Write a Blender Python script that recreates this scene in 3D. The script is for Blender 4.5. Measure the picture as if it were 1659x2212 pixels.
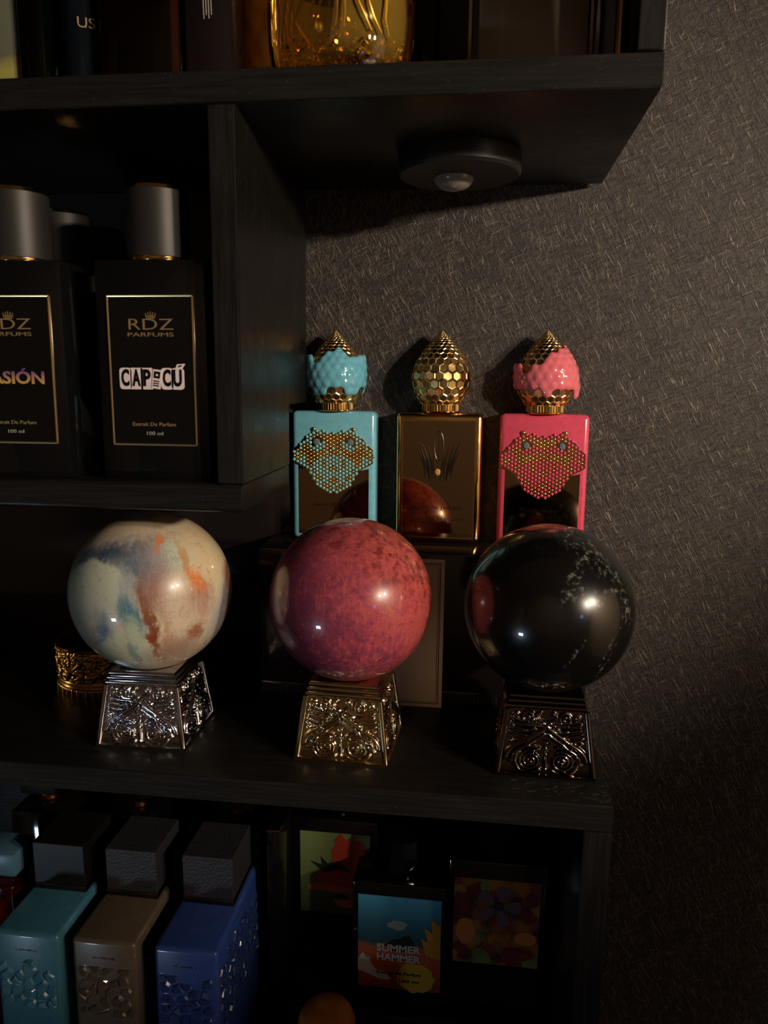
import bpy, bmesh, math, random
from mathutils import Vector, Matrix, noise as mnoise

for o in list(bpy.data.objects):
    bpy.data.objects.remove(o, do_unlink=True)
SC = bpy.context.scene
COL = SC.collection
PI = math.pi


def lin(h):
    h = h.lstrip('#')
    r = []
    for i in (0, 2, 4):
        c = int(h[i:i + 2], 16) / 255
        r.append(c / 12.92 if c <= 0.04045 else ((c + 0.055) / 1.055) ** 2.4)
    return tuple(r) + (1.0,)


# ------------------------------------------------------------------ camera
# world: X along the shelf, Y into the wall, Z up; origin at the front right top corner of the middle shelf
cam_d = bpy.data.cameras.new('camera')
cam = bpy.data.objects.new('camera', cam_d)
COL.objects.link(cam)
SC.camera = cam
cam_d.sensor_fit = 'VERTICAL'
cam_d.sensor_height = 36.0
cam_d.lens = 1622.39 / 2212 * 36.0
cam_d.clip_start = 0.01
cam_right = Vector((0.9924, 0.1226, 0.0094))
cam_down = Vector((0.0303, -0.1697, -0.985))
cam_fwd = Vector((-0.1191, 0.9779, -0.1721))
M = Matrix((cam_right, -cam_down, -cam_fwd)).transposed().to_4x4()
M.translation = Vector((-0.0930, -0.4496, 0.2634))
cam.matrix_world = M
cam_d.dof.use_dof = True
cam_d.dof.focus_distance = 0.60
cam_d.dof.aperture_fstop = 9.5

# ------------------------------------------------------------------ world, lamps, exposure
wd = bpy.data.worlds.new('world')
SC.world = wd
wd.use_nodes = True
wd.node_tree.nodes['Background'].inputs[0].default_value = (0.9, 0.85, 0.8, 1)
wd.node_tree.nodes['Background'].inputs[1].default_value = 0.002
SC.view_settings.view_transform = 'Standard'
SC.view_settings.look = 'None'
SC.view_settings.exposure = 0.0
SC.view_settings.gamma = 1.0
SC.view_settings.use_curve_mapping = False
SC.cycles.max_bounces = 10
SC.cycles.transmission_bounces = 10
SC.cycles.glossy_bounces = 6


def lamp(name, kind, loc, power, color, **kw):
    d = bpy.data.lights.new(name, kind)
    d.energy = power
    d.color = color
    tgt = kw.pop('target', None)
    for k, v in kw.items():
        setattr(d, k, v)
    o = bpy.data.objects.new(name, d)
    COL.objects.link(o)
    o.location = loc
    if tgt is not None:
        o.rotation_euler = (Vector(tgt) - Vector(loc)).to_track_quat('-Z', 'Y').to_euler()
    return o


WARM = (1.0, 0.82, 0.62)
# a twin spot lamp on the right hand side of the room, a little above the shelf
for k, s in enumerate((-1, 1)):
    lamp('spot_lamp', 'SPOT', (1.15 + s * 0.065, -0.90 + s * 0.095, 0.59 + s * 0.008), 62, WARM,
         target=(-0.23, 0.12, 0.31), spot_size=math.radians(35), spot_blend=0.7, shadow_soft_size=0.035)
# added fill spot, aimed at the wall behind the camera for soft bounce
lamp('bounce_fill', 'SPOT', (0.1, -1.3, 0.9), 55, (1.0, 0.84, 0.68), target=(-0.3, -2.8, 0.1), spot_size=math.radians(125), spot_blend=0.6, shadow_soft_size=0.08)
# unseen spot added to brighten the beige right wall; a small spot on the left picks out the gold holder
lamp('wall_fill', 'SPOT', (0.74, -0.62, 0.42), 48.0, WARM, target=(1.36, -0.46, 0.12), spot_size=math.radians(110), spot_blend=0.5, shadow_soft_size=0.04)
lamp('left_lamp', 'SPOT', (-1.15, -0.06, 0.11), 3.0, WARM, target=(-0.44, 0.14, 0.018), spot_size=math.radians(11), spot_blend=0.5, shadow_soft_size=0.04)
# bluish screen low on the left and a small blue indicator on the right
lamp('screen_light', 'AREA', (-1.05, -1.15, -0.55), 1.9, (0.62, 0.80, 1.0), shape='RECTANGLE', size=0.16, size_y=0.10,
     target=(-0.2, 0.0, 0.0))
lamp('blue_light', 'AREA', (0.95, -1.25, 0.22), 0.16, (0.30, 0.38, 1.0), shape='DISK', size=0.13, target=(0.0, 0.0, 0.1))


# ------------------------------------------------------------------ node materials
class NT:
    def __init__(self, name):
        self.m = bpy.data.materials.new(name)
        self.m.use_nodes = True
        self.t = self.m.node_tree
        self.b = self.t.nodes['Principled BSDF']

    def n(self, typ, ins=None, **props):
        nd = self.t.nodes.new(typ)
        for k, v in props.items():
            setattr(nd, k, v)
        for k, v in (ins or {}).items():
            self.put(nd.inputs[k], v)
        return nd

    def put(self, sock, v):
        if isinstance(v, bpy.types.NodeSocket):
            self.t.links.new(v, sock)
        else:
            if isinstance(v, (tuple, list)) and sock.type == 'VECTOR':
                v = tuple(v)[:3]
            sock.default_value = v

    def set(self, **kw):
        for k, v in kw.items():
            self.put(self.b.inputs[k.replace('_', ' ')], v)
        return self

    def math(self, op, a, b=0.0, clamp=False):
        return self.n('ShaderNodeMath', {0: a, 1: b}, operation=op, use_clamp=clamp).outputs[0]

    def mix(self, f, a, b):
        nd = self.n('ShaderNodeMix', None, data_type='RGBA')
        self.put(nd.inputs[0], f)
        self.put(nd.inputs[6], a)
        self.put(nd.inputs[7], b)
        return nd.outputs[2]

    def ss(self, v, lo, hi, to0=0.0, to1=1.0):
        return self.n('ShaderNodeMapRange', {0: v, 1: lo, 2: hi, 3: to0, 4: to1}, interpolation_type='SMOOTHSTEP').outputs[0]

    def obj(self):
        return self.n('ShaderNodeTexCoord').outputs['Object']

    def noise(self, vec, scale, detail=4.0, rough=0.5, dist=0.0, color=False):
        nd = self.n('ShaderNodeTexNoise', {'Vector': vec, 'Scale': scale, 'Detail': detail, 'Roughness': rough, 'Distortion': dist})
        return nd.outputs['Color' if color else 'Fac']

    def map(self, vec, loc=(0, 0, 0), rot=(0, 0, 0), scale=(1, 1, 1), vt='POINT'):
        return self.n('ShaderNodeMapping', {'Vector': vec, 'Location': loc, 'Rotation': rot, 'Scale': scale}, vector_type=vt).outputs[0]

    def bump(self, h, strength=0.3, dist=0.001):
        self.put(self.b.inputs['Normal'], self.n('ShaderNodeBump', {'Height': h, 'Strength': strength, 'Distance': dist}).outputs[0])
        return self


def simple(name, color, rough=0.5, metal=0.0, spec=0.5, **kw):
    q = NT(name)
    q.set(Base_Color=color if isinstance(color, tuple) else lin(color), Roughness=rough, Metallic=metal, Specular_IOR_Level=spec, **kw)
    return q.m


def wallpaper():
    q = NT('fibre wallpaper')
    co = q.obj()
    f = []
    for ang, sc, sd in ((12, 1.0, 0.0), (-66, 0.9, 3.1), (30, 0.85, 7.7), (-20, 1.1, 5.2)):
        v = q.map(q.map(co, loc=(sd, 0, sd), rot=(0, math.radians(ang), 0)), scale=(1150 * sc, 1150 * sc, 92 * sc))
        f.append(q.noise(v, 1.0, 0.0, 0.5))
    big = q.noise(co, 45.0, 4.0, 0.6)
    mid = q.noise(co, 380.0, 5.0, 0.7)
    hi = [q.ss(x, 0.65, 0.82) for x in f]
    fib = q.math('MAXIMUM', q.math('MAXIMUM', hi[0], q.math('MULTIPLY', hi[1], 0.8)), q.math('MAXIMUM', q.math('MULTIPLY', hi[2], 0.9), q.math('MULTIPLY', hi[3], 0.8)))
    dark = q.math('MAXIMUM', q.ss(f[1], 0.24, 0.38, 1.0, 0.0), q.ss(f[2], 0.24, 0.38, 1.0, 0.0))
    base = q.mix(q.ss(big, 0.3, 0.7), lin('#302a2e'), lin('#3e3734'))
    base = q.mix(q.ss(mid, 0.34, 0.66), (0.010, 0.008, 0.008, 1), base)
    c = q.mix(q.math('MULTIPLY', fib, 0.62), base, lin('#82776c'))
    c = q.mix(q.math('MULTIPLY', dark, 0.55), c, (0.007, 0.006, 0.0055, 1))
    h = q.math('ADD', q.math('MULTIPLY', fib, 1.0), q.math('SUBTRACT', mid, q.math('MULTIPLY', dark, 0.5)))
    q.set(Base_Color=c, Roughness=q.ss(fib, 0.0, 1.0, 0.6, 0.34), Specular_IOR_Level=0.5)
    q.bump(h, 0.7, 0.0006)
    return q.m


def blackwood(axis='X', tone='#141312', rough=(0.26, 0.42), spec=0.25):
    q = NT('black stained wood ' + axis)
    co = q.obj()
    sc = {'X': (6, 90, 160), 'Z': (120, 120, 6), 'Y': (90, 6, 160)}[axis]
    g = q.noise(q.map(co, scale=sc), 3.0, 5.0, 0.65)
    sp = q.noise(co, 900.0, 2.0, 0.5)
    wear = q.noise(co, 38.0, 5.0, 0.7)
    c = q.mix(q.ss(g, 0.35, 0.7), (0.0045, 0.004, 0.0036, 1), lin(tone))
    c = q.mix(q.ss(sp, 0.70, 0.80), c, lin('#4a4640'))
    q.set(Base_Color=c, Roughness=q.ss(wear, 0.3, 0.75, *rough), Specular_IOR_Level=spec)
    q.bump(g, 0.25, 0.0006)
    return q.m


def ball_frame(q, view, r):
    """u to the right, v up, as seen from where the ball faces; units of the ball's radius"""
    vx, vy = view
    L = math.hypot(vx, vy)
    fx, fy = vx / L, vy / L
    co = q.n('ShaderNodeVectorMath', {0: q.obj(), 1: (1 / r,) * 3}, operation='MULTIPLY').outputs[0]
    # tilt: the ball is looked at from about 16 degrees above
    t = math.radians(16)
    U = (-fy, fx, 0)
    V = (fx * -math.sin(t), fy * -math.sin(t), math.cos(t))
    V = (-fx * math.sin(t), -fy * math.sin(t), math.cos(t))
    W = (fx * math.cos(t), fy * math.cos(t), math.sin(t))
    d = [q.n('ShaderNodeVectorMath', {0: co, 1: k}, operation='DOT_PRODUCT').outputs['Value'] for k in (U, V, W)]
    return co, q.n('ShaderNodeCombineXYZ', {0: d[0], 1: d[1], 2: d[2]}).outputs[0]


def glaze_ball(view, r):
    q = NT('cream glaze with teal and rust')
    co, uvw = ball_frame(q, view, r)
    n1 = q.noise(uvw, 2.2, 6.0, 0.62, color=True)
    n2 = q.noise(q.map(uvw, scale=(9, 2.2, 9)), 1.6, 5.0, 0.65, color=True)
    off = q.n('ShaderNodeVectorMath', {0: n1, 1: (0.5, 0.5, 0.5)}, operation='SUBTRACT').outputs[0]
    off = q.n('ShaderNodeVectorMath', {0: off, 'Scale': 0.30}, operation='SCALE').outputs[0]
    of2 = q.n('ShaderNodeVectorMath', {0: n2, 1: (0.5, 0.5, 0.5)}, operation='SUBTRACT').outputs[0]
    of2 = q.n('ShaderNodeVectorMath', {0: of2, 'Scale': 0.16}, operation='SCALE').outputs[0]
    p = q.n('ShaderNodeVectorMath', {0: uvw, 1: off}, operation='ADD').outputs[0]
    p = q.n('ShaderNodeVectorMath', {0: p, 1: of2}, operation='ADD').outputs[0]
    streak = q.noise(q.map(uvw, scale=(30, 5, 30)), 1.0, 4.0, 0.6)
    fine = q.noise(uvw, 26.0, 5.0, 0.7)
    c = q.mix(q.ss(q.noise(uvw, 1.7, 5.0, 0.6), 0.35, 0.65), lin('#c8baa0'), lin('#b0a594'))

    def blob(c, u, v, ru, rv, ang, col, soft=0.35, amt=1.0, streaky=0.0):
        flat = q.n('ShaderNodeVectorMath', {0: p, 1: (1, 1, 0)}, operation='MULTIPLY').outputs[0]
        d = q.n('ShaderNodeVectorMath', {0: q.map(flat, loc=(u, v, 0), rot=(0, 0, math.radians(ang)), scale=(ru, rv, 1), vt='TEXTURE')}, operation='LENGTH').outputs['Value']
        if streaky:
            d = q.math('ADD', d, q.math('MULTIPLY', q.math('SUBTRACT', streak, 0.5), streaky))
        m = q.ss(d, 1 - soft, 1 + soft, amt, 0.0)
        return q.mix(m, c, lin(col))

    c = blob(c, 0.20, 0.74, 0.80, 0.26, -14, '#b5a48a', 0.6, 0.8, 0.3)
    c = blob(c, -0.45, 0.66, 0.40, 0.16, 14, '#c0b296', 0.6, 0.8, 0.3)
    c = blob(c, -0.20, 0.42, 0.62, 0.22, -10, '#98918a', 0.5, 0.9, 0.8)
    c = blob(c, -0.46, 0.43, 0.36, 0.12, 4, '#2e4458', 0.8, 1.0, 1.2)
    c = blob(c, -0.10, 0.30, 0.30, 0.14, -8, '#6e7680', 0.8, 0.85, 1.1)
    c = blob(c, -0.10, 0.16, 0.17, 0.28, 18, '#5a6674', 0.7, 0.95, 1.3)
    c = blob(c, -0.76, 0.30, 0.26, 0.09, 42, '#465a6c', 0.6, 0.9, 0.8)
    c = blob(c, 0.26, 0.36, 0.20, 0.20, 70, '#b2bfac', 0.5, 0.9, 0.5)
    c = blob(c, 0.10, 0.20, 0.16, 0.34, 8, '#8f8286', 0.8, 0.8, 1.2)
    c = blob(c, -0.64, 0.02, 0.36, 0.34, -15, '#b4bda8', 0.12, 1.0, 0.15)
    c = blob(c, -0.60, -0.34, 0.30, 0.40, 8, '#a4a8a2', 0.7, 0.8, 0.3)
    c = blob(c, -0.25, 0.00, 0.10, 0.26, 12, '#98a2a4', 0.5, 0.9, 1.0)
    c = blob(c, -0.22, -0.32, 0.11, 0.26, 22, '#4a7484', 0.5, 1.0, 1.0)
    c = blob(c, -0.54, -0.50, 0.09, 0.22, 14, '#4c668a', 0.8, 0.9, 1.2)
    c = blob(c, -0.38, -0.72, 0.18, 0.26, 25, '#b2baa4', 0.3, 0.9, 0.4)
    c = blob(c, -0.14, -0.66, 0.10, 0.34, 16, '#a9b49c', 0.4, 0.9, 0.7)
    c = blob(c, -0.24, -0.74, 0.05, 0.20, 12, '#6f8088', 0.6, 0.8, 1.2)
    c = blob(c, 0.02, -0.08, 0.15, 0.22, 16, '#8c6454', 0.9, 0.85, 1.5)
    c = blob(c, -0.02, -0.42, 0.060, 0.42, 13, '#74402a', 0.5, 0.95, 1.1)
    c = blob(c, 0.03, -0.62, 0.035, 0.20, 10, '#7c3418', 0.5, 0.9, 0.6)
    c = blob(c, 0.15, -0.50, 0.05, 0.26, 8, '#a4744c', 0.6, 0.7, 1.2)
    c = blob(c, 0.33, -0.26, 0.20, 0.40, 4, '#bba893', 0.7, 0.8, 1.2)
    c = blob(c, 0.42, -0.16, 0.10, 0.18, 0, '#8a6c68', 0.9, 0.45, 1.5)
    c = blob(c, 0.22, -0.76, 0.30, 0.14, 18, '#8c6a5a', 0.8, 0.8, 1.2)
    c = blob(c, 0.47, -0.54, 0.08, 0.12, -40, '#86482c', 0.7, 0.85, 1.0)
    c = blob(c, 0.40, 0.24, 0.045, 0.34, 13, '#b07c50', 0.7, 0.85, 0.9)
    c = blob(c, 0.51, 0.05, 0.075, 0.15, 18, '#cf7430', 0.7, 0.95, 0.7)
    c = blob(c, 0.54, -0.02, 0.045, 0.07, 10, '#e0801c', 0.7, 0.9, 0.3)
    c = blob(c, 0.10, 0.50, 0.05, 0.10, -12, '#c47034', 0.8, 0.95, 0.7)
    c = blob(c, 0.58, -0.18, 0.10, 0.20, 0, '#94685a', 0.9, 0.7, 1.3)
    c = blob(c, 0.68, 0.32, 0.20, 0.40, 25, '#c4b08c', 0.6, 0.8, 0.4)
    c = blob(c, 0.84, -0.22, 0.11, 0.36, -18, '#848c98', 0.8, 0.8, 1.2)
    c = blob(c, 0.93, 0.06, 0.06, 0.30, -8, '#965c38', 0.8, 0.8, 1.0)
    hair = q.noise(q.map(uvw, scale=(70, 9, 70)), 1.0, 4.0, 0.65)
    c = q.mix(q.ss(hair, 0.56, 0.72, 0.0, 0.30), c, lin('#6c6460'))
    c = q.mix(q.ss(hair, 0.44, 0.30, 0.0, 0.28), c, lin('#d6cdb8'))
    cr = q.noise(q.map(uvw, loc=(3, 1, 2)), 3.2, 4.0, 0.5, 0.6)
    crack = q.ss(q.math('ABSOLUTE', q.math('SUBTRACT', cr, 0.5)), 0.0, 0.012, 0.30, 0.0)
    c = q.mix(crack, c, lin('#5a4030'))
    c = q.mix(q.ss(fine, 0.60, 0.76, 0.0, 0.5), c, lin('#7c6c62'))
    c = q.mix(q.ss(fine, 0.40, 0.26, 0.0, 0.35), c, lin('#dcd4bc'))
    q.set(Base_Color=c, Roughness=0.30, Specular_IOR_Level=0.3, Coat_Weight=0.9, Coat_Roughness=0.035)
    q.bump(fine, 0.03, 0.0004)
    return q.m


def red_ball(view, r):
    q = NT('red purple mottled glaze')
    co, uvw = ball_frame(q, view, r)
    sp = q.n('ShaderNodeSeparateXYZ', {0: uvw})
    u, v = sp.outputs[0], sp.outputs[1]
    mott = q.noise(uvw, 17.0, 10.0, 0.80)
    strk = q.noise(q.map(uvw, scale=(22, 4, 22)), 1.0, 5.0, 0.65)
    big = q.noise(uvw, 2.4, 4.0, 0.55)
    low = q.ss(v, -0.1, -0.85)
    det = q.n('ShaderNodeMix', {0: low, 2: mott, 3: strk}, data_type='FLOAT').outputs[0]
    g = q.math('ADD', q.math('MULTIPLY', u, 0.48), q.math('ADD', q.math('MULTIPLY', v, 0.26), q.math('MULTIPLY', q.math('SUBTRACT', big, 0.5), 0.9)))
    g = q.math('ADD', g, q.math('MULTIPLY', q.math('SUBTRACT', det, 0.5), 1.7))
    rp = q.n('ShaderNodeValToRGB', {0: q.ss(g, -0.75, 0.85)})
    e = rp.color_ramp.elements
    e[0].position = 0.0
    e[0].color = lin('#5c2a4a')
    e[1].position = 1.0
    e[1].color = lin('#b65440')
    for ps, cl in ((0.28, '#78344a'), (0.50, '#98404e'), (0.72, '#a84a4a')):
        k = e.new(ps)
        k.color = lin(cl)
    c = rp.outputs[0]
    spot = q.noise(q.map(uvw, loc=(5, 2, 1)), 7.5, 7.0, 0.7)
    where = q.ss(q.math('ADD', q.math('MULTIPLY', u, 0.7), v), 0.05, 0.75)
    c = q.mix(q.math('MULTIPLY', q.ss(spot, 0.46, 0.62), q.math('MULTIPLY', where, 0.85)), c, lin('#5a1c1c'))
    c = q.mix(q.ss(q.noise(uvw, 13.0, 8.0, 0.78), 0.50, 0.66, 0.0, 0.60), c, lin('#55223c'))
    c = q.mix(q.ss(q.noise(uvw, 42.0, 6.0, 0.75), 0.50, 0.64, 0.0, 0.40), c, lin('#4a2030'))
    c = q.mix(q.ss(strk, 0.54, 0.70, 0.0, 0.45), c, lin('#c05a4a'))
    q.set(Base_Color=c, Roughness=0.28, Specular_IOR_Level=0.3, Coat_Weight=1.0, Coat_Roughness=0.025)
    return q.m


def black_ball(view, r):
    q = NT('black glaze with pale veins')
    co, uvw = ball_frame(q, view, r)
    flat = q.n('ShaderNodeVectorMath', {0: uvw, 1: (1, 1, 0)}, operation='MULTIPLY').outputs[0]
    n = q.noise(uvw, 15.0, 9.0, 0.74)
    w = q.n('ShaderNodeVectorMath', {0: q.n('ShaderNodeVectorMath', {0: q.noise(uvw, 4.0, 4.0, 0.6, color=True), 1: (0.5, 0.5, 0.5)}, operation='SUBTRACT').outputs[0], 'Scale': 0.22}, operation='SCALE').outputs[0]
    fl = q.n('ShaderNodeVectorMath', {0: flat, 1: w}, operation='ADD').outputs[0]
    tot = None
    for (a, b, ru, rv, ang) in ((0.20, 0.82, 0.13, 0.26, 35), (0.46, 0.60, 0.11, 0.28, 30), (0.68, 0.40, 0.07, 0.30, 38), (0.84, 0.06, 0.06, 0.24, 8),
                                (0.26, 0.36, 0.06, 0.36, -22), (0.30, 0.18, 0.10, 0.10, 0), (0.60, 0.20, 0.16, 0.05, 10), (0.46, 0.10, 0.12, 0.04, 0), (0.3, -0.45, 0.20, 0.02, 55), (0.62, -0.62, 0.012, 0.30, -25), (0.70, -0.3, 0.01, 0.5, -20)):
        d = q.n('ShaderNodeVectorMath', {0: q.map(fl, loc=(a, b, 0), rot=(0, 0, math.radians(ang)), scale=(ru, rv, 1), vt='TEXTURE')}, operation='LENGTH').outputs['Value']
        m = q.ss(d, 0.4, 1.3, 1.0, 0.0)
        tot = m if tot is None else q.math('MAXIMUM', tot, m)
    veins = q.math('MULTIPLY', tot, q.ss(n, 0.50, 0.66))
    few = q.ss(q.noise(uvw, 16.0, 6.0, 0.7), 0.72, 0.80, 0.0, 0.5)
    c = q.mix(q.math('MAXIMUM', veins, few), (0.0035, 0.003, 0.003, 1), lin('#6c6e68'))
    q.set(Base_Color=c, Roughness=0.25, Specular_IOR_Level=0.35, Coat_Weight=1.0, Coat_Roughness=0.03)
    return q.m


def metal(name, col, rough, nscale=60.0):
    q = NT(name)
    n = q.noise(q.obj(), nscale, 4.0, 0.6)
    q.set(Base_Color=lin(col), Metallic=1.0, Roughness=q.ss(n, 0.3, 0.7, rough * 0.7, rough * 1.3))
    return q.m


def lacquer(name, col, rough=0.2, coat=0.5):
    q = NT(name)
    n = q.noise(q.obj(), 180.0, 3.0, 0.5)
    c = q.mix(q.ss(n, 0.3, 0.7), lin(col), tuple(x * 0.86 for x in lin(col)[:3]) + (1,))
    q.set(Base_Color=c, Roughness=rough, Specular_IOR_Level=0.45, Coat_Weight=coat, Coat_Roughness=0.06)
    return q.m


def glass(name, col, rough=0.03, ior=1.45):
    """thin walled glass: tinted see-through with a fresnel reflection"""
    q = NT(name)
    tr = q.n('ShaderNodeBsdfTransparent', {'Color': lin(col)})
    gl = q.n('ShaderNodeBsdfGlossy', {'Color': (1, 1, 1, 1), 'Roughness': max(rough, 0.02)})
    fr = q.n('ShaderNodeFresnel', {'IOR': ior})
    mx = q.n('ShaderNodeMixShader', {0: fr.outputs[0], 1: tr.outputs[0], 2: gl.outputs[0]})
    q.t.links.new(mx.outputs[0], q.t.nodes['Material Output'].inputs['Surface'])
    return q.m


def liquid(name, col, clear):
    """coloured perfume: mostly see-through, a little cloudy so that it catches the light"""
    q = NT(name)
    q.set(Base_Color=lin(col), Roughness=0.15, Specular_IOR_Level=0.3)
    tr = q.n('ShaderNodeBsdfTransparent', {'Color': lin(col)})
    mx = q.n('ShaderNodeMixShader', {0: clear, 1: q.b.outputs[0], 2: tr.outputs[0]})
    q.t.links.new(mx.outputs[0], q.t.nodes['Material Output'].inputs['Surface'])
    return q.m


def leather(name, col):
    q = NT(name)
    co = q.obj()
    v = q.n('ShaderNodeTexVoronoi', {'Vector': q.map(co, scale=(500, 500, 800)), 'Scale': 1.0}).outputs['Distance']
    n = q.noise(co, 700.0, 4.0, 0.6)
    q.set(Base_Color=lin(col), Roughness=0.42)
    q.bump(q.math('ADD', v, n), 0.5, 0.0006)
    return q.m


def blend_paint(name, stops, axis=2, lo=0.0, hi=0.1, nz=0.0, rough=0.4):
    """printed colour that runs between stops along one axis of the object"""
    q = NT(name)
    co = q.obj()
    s = q.n('ShaderNodeSeparateXYZ', {0: co}).outputs[axis]
    if nz:
        s = q.math('ADD', s, q.math('MULTIPLY', q.math('SUBTRACT', q.noise(co, 70.0, 4.0, 0.6), 0.5), nz))
    f = q.n('ShaderNodeMapRange', {0: s, 1: lo, 2: hi}).outputs[0]
    r = q.n('ShaderNodeValToRGB', {0: f})
    e = r.color_ramp.elements
    e[0].position, e[0].color = stops[0][0], lin(stops[0][1])
    e[1].position, e[1].color = stops[-1][0], lin(stops[-1][1])
    for ps, cl in stops[1:-1]:
        e.new(ps).color = lin(cl)
    q.set(Base_Color=r.outputs[0], Roughness=rough)
    return q.m


def bouquet():
    q = NT('print of fruit and blossom')
    co = q.obj()
    w = q.noise(co, 60.0, 4.0, 0.6, color=True)
    v = q.n('ShaderNodeTexVoronoi', {'Vector': q.n('ShaderNodeVectorMath', {0: co, 1: q.n('ShaderNodeVectorMath', {0: w, 'Scale': 0.02}, operation='SCALE').outputs[0]}, operation='ADD').outputs[0], 'Scale': 75.0})
    s = q.n('ShaderNodeSeparateColor', {0: v.outputs['Color']}).outputs[0]
    r = q.n('ShaderNodeValToRGB', {0: s})
    r.color_ramp.interpolation = 'CONSTANT'
    e = r.color_ramp.elements
    e[0].position, e[0].color = 0.0, lin('#7c4c20')
    e[1].position, e[1].color = 0.9, lin('#5c663c')
    for ps, cl in ((0.2, '#672c23'), (0.38, '#825a2c'), (0.55, '#5b1f23'), (0.68, '#422c41'), (0.8, '#6d3c2c')):
        e.new(ps).color = lin(cl)
    c = q.mix(q.ss(v.outputs['Distance'], 0.35, 0.75, 0.0, 0.6), r.outputs[0], lin('#140a0e'))
    q.set(Base_Color=c, Roughness=0.35)
    return q.m


M_ = {}
M_['wallpaper'] = wallpaper()
M_['woodX'] = blackwood('X')
M_['woodZ'] = blackwood('Z')
M_['edgeX'] = blackwood('X', '#1b1918', (0.6, 0.75), 0.15)
M_['edgeZ'] = blackwood('Z', '#1b1918', (0.6, 0.75), 0.15)
M_['woodY'] = blackwood('Y', '#141312')
M_['plaster'] = simple('beige plaster', '#b09a82', 0.8)
M_['plaster_dark'] = simple('brown plaster', '#7c6a58', 0.8)
M_['floor'] = simple('dark floor', '#1e1914', 0.6)
M_['gold'] = metal('polished gold', '#e0b870', 0.14)
M_['capgold'] = metal('moulded gold', '#ecc888', 0.25)
M_['palegold'] = metal('pale champagne gold', '#d8c49c', 0.14)
M_['mirror'] = metal('dark gold mirror', '#ae9470', 0.04)
M_['oldgold'] = metal('antique gold', '#b48c4c', 0.28)
M_['chrome'] = metal('bright chrome', '#cfccd0', 0.13)
M_['gun'] = metal('dark chrome', '#6a5e56', 0.15)
M_['frame'] = simple('satin gold frame', '#d8bc86', 0.25, 0.92)
M_['strand'] = simple('gold leaf', '#e0b44c', 0.3, 0.3)
M_['copper'] = metal('copper', '#c98a62', 0.2)
M_['blackmetal'] = metal('black chrome', '#2c2826', 0.2)
M_['blackglass'] = simple('black glass', (0.004, 0.004, 0.0045, 1), 0.06, 0.0, 0.5)
M_['blackgloss'] = simple('black gloss board', (0.012, 0.009, 0.010, 1), 0.10, 0.0, 0.5)
M_['blackmatte'] = simple('black soft plastic', '#1d1a19', 0.45)
M_['capblack'] = simple('satin black cap', '#221f1e', 0.5, 0.15)
M_['puck'] = simple('black puck plastic', '#161412', 0.5)
M_['dome'] = simple('milky sensor dome', '#9a948c', 0.18, 0.0, 0.5, Transmission_Weight=0.35)
M_['teal'] = lacquer('turquoise lacquer', '#70b6cc')
M_['tealshell'] = lacquer('turquoise shell', '#68b0c8', 0.16, 0.6)
M_['pink'] = lacquer('hot pink lacquer', '#d84e6a')
M_['pinkshell'] = lacquer('rose pink shell', '#e0707c', 0.16, 0.6)
M_['studteal'] = lacquer('turquoise stud', '#7db4b4', 0.18, 0.5)
M_['studpink'] = lacquer('pink stud', '#c84a62', 0.18, 0.5)
M_['gem'] = simple('blue grey crystal', '#7c8c9c', 0.05, 0.0, 0.8, Transmission_Weight=0.4)
M_['ambergem'] = simple('amber crystal', '#d8a860', 0.05, 0.0, 0.8, Transmission_Weight=0.3)
M_['engrave'] = simple('dark engraving', '#17130f', 0.3)
M_['letter_dark'] = simple('black print', '#0c0a09', 0.25)
M_['goldprint'] = simple('gold foil', '#cdb07a', 0.32, 0.72)
M_['whiteprint'] = simple('white print', '#dccccc', 0.5)
M_['greyprint'] = simple('grey print', '#8c8880', 0.5)
M_['card'] = simple('pale card', '#e2d0c6', 0.6)
M_['ink'] = simple('brown ink', '#3a2c2a', 0.6)
M_['bandprint'] = simple('dull relief band', '#2a2022', 0.4)
M_['leather'] = leather('charcoal grained cap', '#222126')
M_['capdark'] = simple('dark cap', '#0d0b0b', 0.35)


# ------------------------------------------------------------------ mesh helpers
def box(bm, x0, x1, y0, y1, z0, z1, bev=0.0, seg=2):
    vs = [bm.verts.new((x, y, z)) for z in (z0, z1) for y in (y0, y1) for x in (x0, x1)]
    fs = [(0, 2, 3, 1), (4, 5, 7, 6), (0, 1, 5, 4), (2, 6, 7, 3), (0, 4, 6, 2), (1, 3, 7, 5)]
    fc = [bm.faces.new([vs[i] for i in f]) for f in fs]
    if bev:
        es = set(e for f in fc for e in f.edges)
        bmesh.ops.bevel(bm, geom=list(es), offset=bev, segments=seg, profile=0.5, affect='EDGES')
    return bm


def BX(*a, **k):
    return box(bmesh.new(), *a, **k)


def lathe(prof, n=48, bm=None, c=(0, 0, 0)):
    bm = bm or bmesh.new()
    rings = []
    for r, z in prof:
        if r < 1e-6:
            rings.append([bm.verts.new((c[0], c[1], c[2] + z))])
        else:
            rings.append([bm.verts.new((c[0] + r * math.cos(2 * PI * i / n), c[1] + r * math.sin(2 * PI * i / n), c[2] + z)) for i in range(n)])
    for a, b in zip(rings, rings[1:]):
        for i in range(n):
            j = (i + 1) % n
            if len(a) == 1 and len(b) == 1:
                continue
            if len(a) == 1:
                bm.faces.new((a[0], b[j], b[i]))
            elif len(b) == 1:
                bm.faces.new((a[i], a[j], b[0]))
            else:
                bm.faces.new((a[i], a[j], b[j], b[i]))
    return bm


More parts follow.
